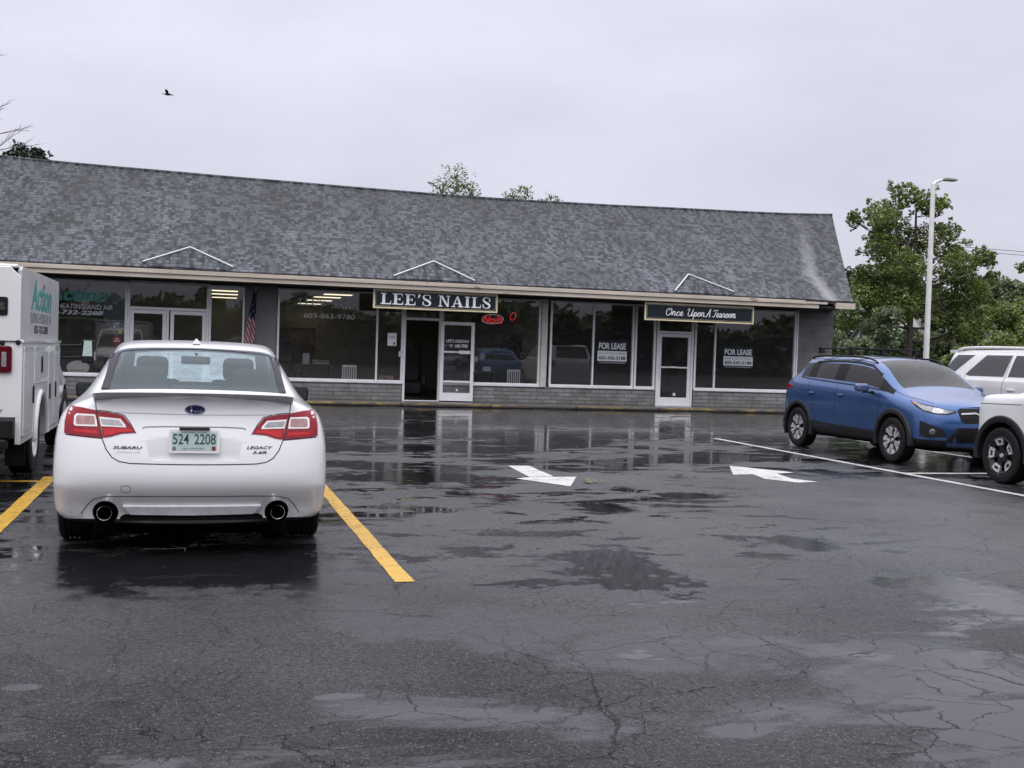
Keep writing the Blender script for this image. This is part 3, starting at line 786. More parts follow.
class Proj:
    """lays flat outlines onto a body: (u, v) plane looking along dir"""
    def __init__(self, bvh, d, far=6):
        self.b = bvh; self.d = Vector(d).normalized()
        up = Vector((0,0,1)) if abs(self.d.z) < .9 else Vector((0,1,0))
        self.u = up.cross(self.d)*-1 if False else self.d.cross(up).normalized()
        self.v = self.u.cross(self.d).normalized(); self.far = far
    def at(self, u, v, off=0):
        o = self.u*u + self.v*v - self.d*self.far
        h, nrm, _, _ = self.b.ray_cast(o, self.d)
        if h is None:
            h, nrm, _, _ = self.b.find_nearest(o + self.d*(self.far))
            q = o + self.d*((h-o).dot(self.d)); h = q
        if nrm.dot(self.d) > 0: nrm = -nrm
        return h + nrm*off
    def patch(self, mb, outline, off=.003, thick=.008, step=.04):
        P = [Vector(p[:2]) for p in outline]
        b = []
        for i, p in enumerate(P):
            q = P[(i+1) % len(P)]; k = max(1, int((q-p).length/step))
            b += [p.lerp(q, t/k) for t in range(k)]
        n = len(b); x0 = min(p.x for p in b); x1 = max(p.x for p in b); y0 = min(p.y for p in b); y1 = max(p.y for p in b)
        inner = []
        def inside(x, y):
            c = False
            for i in range(n):
                a, d = b[i-1], b[i]
                if (a.y > y) != (d.y > y) and x < (d.x-a.x)*(y-a.y)/(d.y-a.y)+a.x: c = not c
            return c
        x = x0+step/2
        while x < x1:
            y = y0+step/2
            while y < y1:
                if inside(x, y) and min((p-Vector((x,y))).length for p in b) > step*.45: inner.append(Vector((x,y)))
                y += step
            x += step
        r = delaunay_2d_cdt(b+inner, [(i, (i+1) % n) for i in range(n)], [], 1, 1e-5)
        vs, fs = r[0], r[2]
        top = [self.at(p.x, p.y, off) for p in vs]
        cnt = {}
        for f in fs:
            for i in range(len(f)):
                a, c = f[i-1], f[i]; cnt[(a,c)] = 1
        o = len(top); low = {}
        allv = list(top); allf = [tuple(f) for f in fs]
        for (a, c) in list(cnt):
            if (c, a) in cnt: continue
            for q in (a, c):
                if q not in low: low[q] = len(allv); allv.append(self.at(vs[q].x, vs[q].y, off-thick))
            allf.append((a, c, low[c], low[a]))
        return mb.add(allv, allf)
    def ribbon(self, mb, pts, width, off=.0015, step=.025, closed=False, thick=0):
        P = [Vector(p[:2]) for p in pts]; 
        if closed: P.append(P[0])
        s = []
        for p, q in zip(P, P[1:]):
            k = max(1, int((q-p).length/step)); s += [p.lerp(q, t/k) for t in range(k)]
        s.append(P[-1]); vs = []; fs = []
        for i, p in enumerate(s):
            t = (s[min(i+1,len(s)-1)]-s[max(i-1,0)]).normalized(); nn = Vector((-t.y, t.x))*width/2
            a, c = p+nn, p-nn
            vs += [self.at(a.x, a.y, off), self.at(c.x, c.y, off)]
            if thick: vs += [self.at(a.x, a.y, off-thick), self.at(c.x, c.y, off-thick)]
        w_ = 4 if thick else 2
        for i in range(len(s)-1):
            a = i*w_; b_ = a+w_
            fs.append((a, a+1, b_+1, b_))
            if thick: fs += [(a, b_, b_+2, a+2), (a+1, a+3, b_+3, b_+1)]
        return mb.add(vs, fs)
    def text(self, mb, tv, u0, v0, off=.004):
        vs, fs = tv
        return mb.add([self.at(u0+x, v0+y, off) for x, y in vs], fs)
    def tube(self, mb, pts, r, off=.0, n=6, closed=False):
        return mb.tube([self.at(p[0], p[1], off) for p in pts], r, n, closed=closed)

def arc(cx, cy, r, a0, a1, n=24, ry=None):
    return [(cx+r*math.cos(rad(a0+(a1-a0)*i/n)), cy+(ry or r)*math.sin(rad(a0+(a1-a0)*i/n))) for i in range(n+1)]
def arch_ring(s, cy, cz, r0, r1, x0, x1, a0=-8, a1=188):
    b = MB(); n = 40; P = []
    for i in range(n+1):
        a = rad(a0+(a1-a0)*i/n); c, q = math.cos(a), math.sin(a)
        P.append([(s*x0, cy+c*r0, cz+q*r0), (s*(x1-.012), cy+c*r0, cz+q*r0), (s*x1, cy+c*(r0+.015), cz+q*(r0+.015)), (s*(x1-.006), cy+c*(r1-.012), cz+q*(r1-.012)), (s*(x1-.022), cy+c*r1, cz+q*r1), (s*x0, cy+c*r1, cz+q*r1)])
    vs = [p for r in P for p in r]; fs = []
    for i in range(n):
        for k in range(6): fs.append((i*6+k, i*6+(k+1) % 6, i*6+6+(k+1) % 6, i*6+6+k))
    fs += [tuple(range(6)), tuple(n*6+k for k in range(5,-1,-1))]
    return b.add(vs, fs)
def rrect(x0, x1, y0, y1, r, n=5):
    return arc(x1-r,y1-r,r,0,90,n)+arc(x0+r,y1-r,r,90,180,n)+arc(x0+r,y0+r,r,180,270,n)+arc(x1-r,y0+r,r,270,360,n)

WHEELS = {}
def wheel_meshes(kind, R, w, rr):
    key = (kind, R, w, rr)
    if key in WHEELS: return WHEELS[key]
    t = MB()   # axis +x = outer side
    h = w/2
    prof = [(rr-.012,-h*.8),(rr+.01,-h*.98),(R*.93,-h),(R*.985,-h*.88),(R,-h*.6)]
    for k in range(4):   # tread grooves
        x = -h*.6+h*1.2*(k+.5)/4.; d = .008
        prof += [(R,x-.03*h-.012),(R-d,x-.010),(R-d,x+.010),(R,x+.03*h+.012)] if abs(x) < h*.55 else []
    prof += [(R,h*.6),(R*.985,h*.88),(R*.93,h),(R*.80,h*1.03),(rr+.012,h*.97),(rr-.012,h*.8)]
    t.lathe(prof, (0,0,0), (1,0,0), 48, True)
    tm = t.mesh('tyre', M_rubber, True, 30)
    r = MB()   # rim: barrel, lip, spokes
    r.lathe([(rr-.012,-h*.85),(rr-.03,-h*.7),(rr-.035,h*.5),(rr-.008,h*.86),(rr+.006,h*.95),(rr-.006,h*.99),(rr-.024,h*.9),(rr-.05,h*.55),(rr-.05,-h*.7)], (0,0,0), (1,0,0), 48)
    r.cur = 1
    r.lathe([(0,h*.05),(rr*.9,h*.05),(rr*.9,-.02),(0,-.02)], (0,0,0), (1,0,0), 32)    # backing / disc
    r.cur = 0
    def wedge(a, r0, r1, w0, w1, x0, x1, th, mat):
        r.cur = mat
        ca, sa = math.cos(a), math.sin(a)
        def P(rad_, s, x): return (x, ca*rad_-sa*s, sa*rad_+ca*s)
        vs = [P(r0,-w0,x0),P(r0,w0,x0),P(r1,w1,x1),P(r1,-w1,x1),P(r0,-w0,x0-th),P(r0,w0,x0-th),P(r1,w1,x1-th),P(r1,-w1,x1-th)]
        r.add(vs, [(0,1,2,3),(7,6,5,4),(0,4,5,1),(1,5,6,2),(2,6,7,3),(3,7,4,0)]); r.cur = 0
    if kind == 'star':      # five forked machined spokes over dark pockets
        for k in range(5):
            a = 2*PI*k/5+PI/2
            wedge(a, .045, rr*.50, .034, .040, h*.66, h*.80, .035, 2)
            for s in (-1,1):
                wedge(a+s*.20, rr*.30, rr*.99, .015, .026, h*.80, h*.95, .03, 3)
                wedge(a+s*.40, rr*.66, rr*.98, .006, .030, h*.74, h*.90, .03, 3)
            wedge(a, rr*.26, rr*.50, .022, .046, h*.80, h*.86, .03, 3)
    elif kind == 'block':   # five dark double spokes with machined end blocks
        for k in range(5):
            a = 2*PI*k/5+PI/2
            wedge(a, .05, rr*.93, .040, .058, h*.66, h*.80, .05, 2)
            for s in (-1,1): wedge(a+s*.27, rr*.60, rr*.97, .012, .018, h*.84, h*.95, .03, 3)
            wedge(a, rr*.84, rr*.98, .075, .085, h*.90, h*.96, .03, 3)
            wedge(a, rr*.56, rr*.66, .050, .056, h*.84, h*.88, .03, 3)
            wedge(a+PI/5, rr*.80, rr*.95, .030, .036, h*.6, h*.74, .03, 2)
    elif kind == 'plain':   # pressed steel with hand holes
        r.lathe([(0,h*.5),(rr*.35,h*.55),(rr*.55,h*.35),(rr*.85,h*.45),(rr*.97,h*.7)], (0,0,0), (1,0,0), 40)
        r.cur = 2
        for k in range(8): wedge(2*PI*k/8, rr*.60, rr*.78, .022, .03, h*.42, h*.48, .02, 2)
        r.cur = 0; r.lathe([(0,h*.95),(.05,h*.95),(.065,h*.5)], (0,0,0), (1,0,0), 16)
    r.cur = 3 if kind != 'plain' else 0
    r.lathe([(0,h*.86),(.026,h*.86),(.032,h*.7)], (0,0,0), (1,0,0), 16)
    r.cur = 1
    for k in range(5):
        a = 2*PI*k/5; r.lathe([(0,h*.80),(.008,h*.80),(.009,h*.66)], (0,math.cos(a)*.052,math.sin(a)*.052), (1,0,0), 6)
    sl_ = [M_alloydark, M_disc, M_alloydark, M_alloy] if kind != 'plain' else [M_carwhite2, M_disc, M_well, M_carwhite2]
    rm = r.mesh('rim', sl_, True, 30)
    WHEELS[key] = (tm, rm); return WHEELS[key]
def put_wheel(parent, kind, x, y, z, R, w, rr, spin=0):
    tm, rm = wheel_meshes(kind, R, w, rr)
    e = part('wheel', parent, (x, y, z), (spin, 0, 0 if x > 0 else PI))
    link('tyre', tm, e); link('rim', rm, e); return e
def seat(parent, x, y, z, mat, head=True, tilt=12):
    b = MB(); M = Matrix.Rotation(rad(-tilt), 3, 'X')
    b.obox((x, y, z), (.50,.50,.16)); b.obox(Vector((x,y-.27,z+.05))+M@Vector((0,0,.33)), (.48,.13,.64), M)
    o = b.build('seat', mat, parent, bevel=.045)
    if head:
        h = MB(); h.obox(Vector((x,y-.27,z+.05))+M@Vector((0,.0,.75)), (.27,.11,.20), M)
        h.build('headrest', mat, o, bevel=.045)
    return o
# ------------------------------------------------------------------ white sedan, seen from behind
def sedan():
    mats = [M_carwhite, M_carglass, M_wsrain, M_sideglass, M_black, M_well]
    T = lambda y, zb, pts: [(0,y,zb),(.6,y,zb)]+[(x, y, z) for x, z in pts]
    st = []
    e = [(0,.24,-2.24),(.60,.24,-2.24),(.855,.255,-2.19),(.862,.36,-2.215),(.885,.50,-2.335),(.885,.64,-2.315),(.872,.80,-2.275),(.835,.985,-2.20),(.685,1.085,-2.205),(.63,1.10,-2.215),(.46,1.118,-2.235),(.23,1.128,-2.255),(0,1.132,-2.265)]
    st.append([(x,y,z) for x,z,y in e])
    st.append(T(-2.08,.20,[(.905,.24),(.93,.36),(.94,.50),(.942,.65),(.93,.83),(.88,1.005),(.705,1.095),(.655,1.108),(.47,1.12),(.24,1.128),(0,1.13)]))
    st.append(T(-1.80,.20,[(.92,.22),(.945,.36),(.955,.50),(.96,.66),(.95,.85),(.90,1.015),(.735,1.105),(.682,1.10),(.48,1.106),(.25,1.110),(0,1.112)]))
    st.append(T(-1.36,.20,[(.925,.22),(.95,.36),(.955,.50),(.96,.66),(.955,.86),(.905,1.01),(.785,1.11),(.655,1.292),(.47,1.315),(.25,1.325),(0,1.33)]))
    st.append(T(-.92,.20,[(.925,.22),(.945,.36),(.95,.50),(.955,.66),(.95,.86),(.905,1.00),(.83,1.06),(.642,1.418),(.54,1.455),(.26,1.463),(0,1.468)]))
    st.append(T(-.30,.20,[(.925,.22),(.94,.36),(.945,.50),(.95,.66),(.945,.85),(.905,.98),(.84,1.03),(.668,1.455),(.57,1.498),(.28,1.510),(0,1.514)]))
    st.append(T(-.20,.20,[(.925,.22),(.94,.36),(.945,.50),(.95,.66),(.945,.85),(.905,.98),(.84,1.03),(.668,1.457),(.57,1.50),(.28,1.512),(0,1.516)]))
    st.append(T(.50,.20,[(.925,.22),(.94,.36),(.945,.50),(.95,.66),(.94,.83),(.90,.96),(.835,1.0),(.645,1.40),(.54,1.450),(.26,1.470),(0,1.476)]))
    st.append(T(1.28,.20,[(.92,.22),(.94,.36),(.945,.50),(.945,.64),(.93,.80),(.885,.93),(.815,.98),(.77,1.0),(.66,1.02),(.33,1.045),(0,1.055)]))
    st.append(T(1.75,.20,[(.90,.22),(.93,.36),(.94,.48),(.935,.60),(.90,.76),(.85,.86),(.77,.92),(.70,.94),(.60,.95),(.30,.97),(0,.975)]))
    st.append(T(2.15,.20,[(.84,.22),(.88,.34),(.89,.46),(.88,.56),(.85,.68),(.78,.77),(.68,.83),(.60,.85),(.50,.86),(.25,.875),(0,.88)]))
    st.append(T(2.36,.20,[(.66,.24),(.70,.34),(.71,.44),(.70,.53),(.68,.62),(.62,.70),(.54,.74),(.46,.755),(.38,.76),(.19,.765),(0,.77)]))
    def mf(kind, i, j):
        if kind == 'side':
            if i in (2,3) and j >= 9: return 1
            if i == 7 and j >= 10: return 2
            if j == 8 and i in (4,6): return 3
            if j == 8 and i == 5: return 4
            if j == 8 and i == 7: return 4
            if j <= 1: return 4
        elif j <= 1: return 4
        return 0
    rec = MB()   # number-plate recess in the boot lid
    rec.prism([(-.35,.905),(.35,.905),(.295,.685),(-.285,.685)], lambda u,v,t: (u,t,v), -2.6, -2.318)
    ex = MB(); ex.cur = 5
    for s in (-1,1): ex.lathe([(0,0),(.085,0),(.085,.5),(0,.5)], (s*.575,-2.12,.315), (0,-1,0), 28)
    WELLX[0] = .95
    full = car_cage(st, mats, mf, [(-1.35,.335,.375),(1.42,.335,.375)], [rec, ex], (.095,.07), 3, crease=((4,0,3,.85),(7,0,9,.25)))
    pm = split_mats(full, mats)
    S = thing('parked_sedan', 'white four door sedan parked nose in between the yellow bay lines', 'car', (.012, 10.46, 0))
    body = merge_meshes([pm[0], pm[4], pm[5]], [M_carwhite, M_black, M_well])
    link('body', body, S)
    link('rear_window', pm[1], S); link('windscreen', pm[2], S)
    for q in sides(pm[3], M_sideglass): link('side_window', q, S)
    bv = bvh_of(full)
    RV = Proj(bv, (0,1,0))      # u = x, v = z from behind
    # dark border round the rear glass
    def gl(x): return None
    # tail lamps
    for s in (-1,1):
        f = lambda L: [(s*x, z) for x, z in (L if s > 0 else L)]
        outer = [(.655,1.012),(.75,1.028),(.828,1.032),(.842,1.0),(.853,.93),(.852,.853),(.78,.842),(.61,.832),(.625,.90),(.642,.97)]
        inner = [(.645,1.008),(.56,1.0),(.47,.978),(.43,.93),(.388,.868),(.48,.86),(.55,.838),(.60,.83),(.615,.90),(.632,.965)]
        lo = MB(); RV.patch(lo, f(outer), .006, .02, .03); o = lo.build('tail_lamp', M_red, S, True, 50)
        q = MB(); RV.patch(q, f([(.655,.983),(.775,.985),(.79,.97),(.792,.915),(.78,.903),(.637,.903),(.645,.95)]), .0085, .003, .03); q.build('lamp_surround', M_whitep, o)
        q = MB(); RV.patch(q, f([(.662,.972),(.765,.973),(.776,.963),(.776,.922),(.768,.915),(.652,.915),(.655,.95)]), .0105, .003, .02); q.build('signal_lens', M_amber, o)
        q = MB(); RV.patch(q, f([(.64,.878),(.78,.880),(.80,.866),(.63,.852)]), .0085, .003, .02); q.build('reflector', M_redbright, o)
        lo = MB(); RV.patch(lo, f(inner), .006, .02, .03); o = lo.build('tail_lamp', M_red, S, True, 50)
        q = MB(); RV.patch(q, f([(.628,.968),(.49,.958),(.455,.918),(.45,.90),(.612,.905)]), .0085, .003, .03); q.build('lamp_surround', M_whitep, o)
        q = MB(); RV.patch(q, f([(.618,.955),(.50,.947),(.473,.918),(.472,.911),(.605,.917)]), .0105, .003, .02); q.build('signal_lens', M_clear, o)
        q = MB(); RV.patch(q, f([(.60,.893),(.43,.893),(.40,.875),(.485,.868),(.555,.848),(.59,.842)]), .0085, .003, .02); q.build('reflector', M_redbright, o)
    # shut lines
    b = MB()
    for s in (-1,1):
        RV.ribbon(b, [(s*.662,1.10),(s*.650,1.01),(s*.622,.90),(s*.604,.825),(s*.575,.755),(s*.535,.702),(s*.49,.676),(s*.42,.664),(s*.2,.660),(0,.659)], .007)
        RV.ribbon(b, [(s*.845,.845),(s*.605,.826)], .008)
        RV.ribbon(b, [(s*.385,.863),(s*.43,.94),(s*.466,.983),(s*.56,1.006),(s*.645,1.014)], .006)
    b.build('shut_line', M_gap, S)
    b = MB(); RV.ribbon(b, [(-.62,1.002),(0,.995),(.62,1.002)], .005); b.build('lid_crease_shade', plain('shaded_crease', (.35,.35,.36), .4), S)  # grey strip paints the shade along the lid crease
    b = MB(); RV.ribbon(b, [(-.345,.898),(-.325,.908),(-.2,.913),(.2,.913),(.325,.908),(.345,.898)], .007, .003); b.build('recess_shade_line', plain('recess_shade_grey', (.22,.22,.225), .5), S)  # grey strip paints the shade under the recess's top edge
    # rear diffuser trim: bright insert between the tailpipes, dark strip painting the shadow line above it
    b = MB(); RV.ribbon(b, [(-.735,.30),(-.70,.36),(-.65,.413),(-.58,.432),(-.4,.437),(0,.438),(.4,.437),(.58,.432),(.65,.413),(.70,.36),(.735,.30)], .005); b.build('bumper_shadow_line', M_gap, S)
    b = MB(); RV.patch(b, [(-.46,.372),(.46,.372),(.41,.308),(0,.302),(-.41,.308)], .020, .02, .05); b.build('diffuser_insert', M_carwhite, S, True, 50)
    b = MB(); RV.patch(b, [(-.50,.300),(-.40,.306),(0,.300),(.40,.306),(.50,.300),(.48,.262),(-.48,.262)], .006, .02, .05); b.build('diffuser_lip', M_well, S, True, 50)
    for s in (-1,1):
        p = MB(); p.lathe([(.044,0),(.048,-.004),(.050,.02),(.050,.26),(.043,.26),(.043,.01)], (s*.575,-2.34,.325), (0,1,0), 28, True); o = p.build('tailpipe', M_chrome, S, True)
        p = MB(); p.lathe([(0,.16),(.05,.16)], (s*.575,-2.34,.325), (0,1,0), 20); p.build('pipe_bore', M_well, o)
    b = MB(); RV.ribbon(b, rrect(-.47,-.41,.466,.512,.014), .003, closed=True); b.build('tow_cover', M_gap, S)
    # side reflectors in the bumper corners
    # spoiler
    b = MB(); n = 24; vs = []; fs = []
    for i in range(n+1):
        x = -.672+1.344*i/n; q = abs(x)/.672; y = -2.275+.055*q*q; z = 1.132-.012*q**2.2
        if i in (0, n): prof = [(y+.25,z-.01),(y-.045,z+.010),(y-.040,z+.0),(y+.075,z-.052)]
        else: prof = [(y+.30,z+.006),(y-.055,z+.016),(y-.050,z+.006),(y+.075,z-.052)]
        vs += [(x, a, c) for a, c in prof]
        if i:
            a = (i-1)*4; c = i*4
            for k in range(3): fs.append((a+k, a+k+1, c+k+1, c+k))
    b.add(vs, fs); b.build('spoiler', car_paint('shaded_spoiler_paint', (.30,.30,.315)), S, True, 35)  # body-colour spoiler greyed: its shading and reflection are put into the paint
    # badge, lettering, plate
    b = MB(); RV.patch(b, arc(0,1.03,.070,0,345,23,.036), .004, .006, .02); o = b.build('badge_rim', M_silver, S)
    b = MB(); RV.patch(b, arc(0,1.03,.063,0,345,23,.030), .007, .004, .02); b.build('badge', plain('navy_enamel', (.012,.014,.075), .15), o)
    def star(cx, cz, a, c):
        P = []
        for k in range(8):
            an = PI*k/4; r = 1 if k % 2 == 0 else .22
            P.append((cx+a*r*math.sin(an), cz+c*r*math.cos(an)))
        return P
    b = MB()
    for cx, cz, a in ((-.024,1.034,.034),(.004,1.020,.011),(.020,1.036,.010),(.036,1.022,.009),(.044,1.036,.009),(.024,1.019,.008)): RV.patch(b, star(cx, cz, a, a*.75), .0095, .002, .02)
    b.build('badge_stars', M_chrome, o)
    b = MB(); RV.text(b, text_fit('SUBARU', .19, .020, bold=.02, shear=.3), -.53, .758, .004); b.build('maker_lettering', M_alloydark, S)
    b = MB(); RV.text(b, text_fit('LEGACY', .18, .020, shear=.3, bold=.02), .352, .765, .004); b.build('model_lettering', M_alloydark, S)
    b = MB(); RV.text(b, text_fit('3.6R', .10, .018, bold=.03, shear=.3), .39, .733, .004); b.build('trim_lettering', M_alloydark, S)
    b = MB(); RV.text(b, text_fit('SYMMETRICAL AWD', .15, .010), -.505, .733, .004); b.build('small_lettering', M_silver, S)
    y0 = -2.345
    b = MB(); b.prism(rrect(-.168,.168,.736,.896,.012), lambda u,v,t: (u,t,v), y0, y0+.012); o = b.build('number_plate', plain('white_plate_frame', (.86,.86,.86), .4, var=.03), S)
    b = MB(); b.poly([(-.150,y0-.0015,.753),(.150,y0-.0015,.753),(.150,y0-.0015,.880),(-.150,y0-.0015,.880)]); b.build('plate_face', plain('pale_green_plate', (.50,.62,.58), .35, var=.08, vscale=20), o)
    b = MB(); F = lambda dx, dz: (lambda u, v: (dx+u, y0-.003, dz+v))
    add_text(b, text_fit('524', .106, .072, bold=.008), F(-.142,.797)); b.build('plate_number', plain('dark_green_ink', (.015,.075,.085), .5), o); b = MB(); add_text(b, text_fit('2208', .142, .072, bold=.008), F(.0,.797))
    b.build('plate_number', MAT['dark_green_ink'], o)
    b = MB(); add_text(b, text_fit('NEW HAMPSHIRE', .14, .012), F(-.075,.762)); b.build('plate_lettering', plain('grey_green_ink', (.13,.22,.22), .5), o); b = MB(); add_text(b, text_fit('LIVE FREE OR DIE', .16, .009, bold=.01), F(-.08,.874)); b.build('plate_lettering', MAT['grey_green_ink'], o)
    b = MB(); b.box(.118,.142,y0-.004,y0-.002,.758,.782); b.build('plate_sticker', plain('dark_red_sticker', (.20,.01,.015), .5), o)
    b = MB(); b.box(-.142,-.122,y0-.004,y0-.002,.758,.778); b.build('plate_sticker', M_silver, o)
    b = MB(); b.box(-.10,.10,-2.36,-2.30,.897,.912); b.build('plate_lamp', M_gap, S)
    # roof aerial and brake-light spot
    TV = Proj(bv, (0,0,-1))
    p = TV.at(0,-.62)
    b = MB(); b.add([(x*.5, y+p.y, z+p.z-.004) for x, y, z in ((-.07,-.09,0),(.07,-.09,0),(.06,.12,0),(-.06,.12,0),(-.010,-.085,.046),(.010,-.085,.046))],
          [(0,1,5,4),(1,2,5),(2,3,4,5),(3,0,4),(0,3,2,1)]); b.build('roof_aerial', M_carwhite, S, bevel=.006)
    b = MB(); RV.patch(b, [(-.012,1.408),(.012,1.408),(0,1.388)], .004, .004, .02); b.build('brake_light', M_gap, S)
    # beaded water on the roof edge
    b = MB()
    for s in (-1,1): TV.ribbon(b, [(s*.645,.45),(s*.665,-.3),(s*.632,-.92)], .014, .002, .06)
    b.build('roof_seam', M_gap, S)
    # dark ceramic band at the sides of the rear glass
    b = MB()
    for s in (-1,1):
        pts = [Vector((s*.632, -1.74, 0)), Vector((s*.618,-1.36,0)), Vector((s*.598,-.98,0))]
        TV.ribbon(b, [(p.x*1, p.y) for p in pts], .055, .003, .05)
    TV.ribbon(b, [(-.60,-.985),(0,-.93),(.60,-.985)], .03, .003, .05)
    b.build('glass_border', plain('ceramic_glass_border', (.034,.030,.038), .4, 0, .1), S, True)
    # mirrors
    for s in (-1,1):
        e = part('door_mirror', S, (s*.89, .72, 1.03))
        b = MB(); b.prism(rrect(.02,.170,-.070,.070,.035), lambda u,v,t: (s*u,t,v), .0, .13); b.prism([(-.05,-.05),(.03,-.05),(.03,.0),(-.05,.0)], lambda u,v,t: (s*u,t,v), .03, .10)
        b.build('mirror_housing', M_black, e, bevel=.018)
        b = MB(); b.prism(rrect(.045,.155,-.053,.053,.026), lambda u,v,t: (s*u,t,v), -.004, -.001); b.build('mirror_glass', plain('mirror_silver', (.22,.27,.26), .02, 1, var=.02) if s < 0 else MAT['mirror_silver'], e)
    # cabin
    b = MB(); b.box(-.80,.80,-1.75,1.2,.22,.30); b.box(-.84,-.78,-1.6,1.2,.30,.96); b.box(.78,.84,-1.6,1.2,.30,.96); b.box(-.72,.72,-1.80,-1.36,1.0,1.085); b.box(-.78,.78,.80,1.22,.62,.98)
    b.build('cabin_trim', M_cabin, S)
    for x in (-.37,.37): seat(S, x, .22, .48, M_seat)
    b = MB(); b.obox((0,-1.0,.50), (1.36,.5,.2)); b.obox((0,-1.27,.80), (1.38,.14,.56), Matrix.Rotation(rad(-14),3,'X')); o = b.build('rear_bench', M_seat, S, bevel=.05)
    for x in (-.36,.42):
        h = MB(); h.obox((x,-1.22,1.18), (.29,.12,.24), Matrix.Rotation(rad(-10),3,'X')); h.build('headrest', M_seat, o, bevel=.05)
    h = MB(); h.obox((0,-1.36,1.13), (.36,.10,.07)); h.build('centre_headrest', M_seat, o, bevel=.02)
    b = MB(); b.obox((0,.50,1.33), (.26,.03,.075)); b.build('inner_mirror', M_cabin, S, bevel=.015)
    b = MB(); b.tube([(-.37+.19*math.cos(a), .72+.05*math.sin(a), .92+.18*math.sin(a)) for a in [2*PI*k/20 for k in range(20)]], .016, 6, closed=True); b.build('steering_wheel', M_cabin, S, True)
    for x, y in ((.83,-1.35),(-.83,-1.35),(.83,1.42),(-.83,1.42)): put_wheel(S, 'star', x, y, .335, .335, .225, .235, .3)
    b = MB(); b.box(-.69,.69,-1.62,2.1,.17,.21); b.box(-.90,-.691,-.93,1.0,.17,.21); b.box(.691,.90,-.93,1.0,.17,.21); b.tube([(-.575,-2.1,.3),(-.3,-1.7,.26),(.3,-1.7,.26),(.575,-2.1,.3)], .04, 8); b.box(-.45,.45,-2.12,-1.7,.2,.33); b.build('underbody', M_well, S)
    return S
SEDAN = sedan()
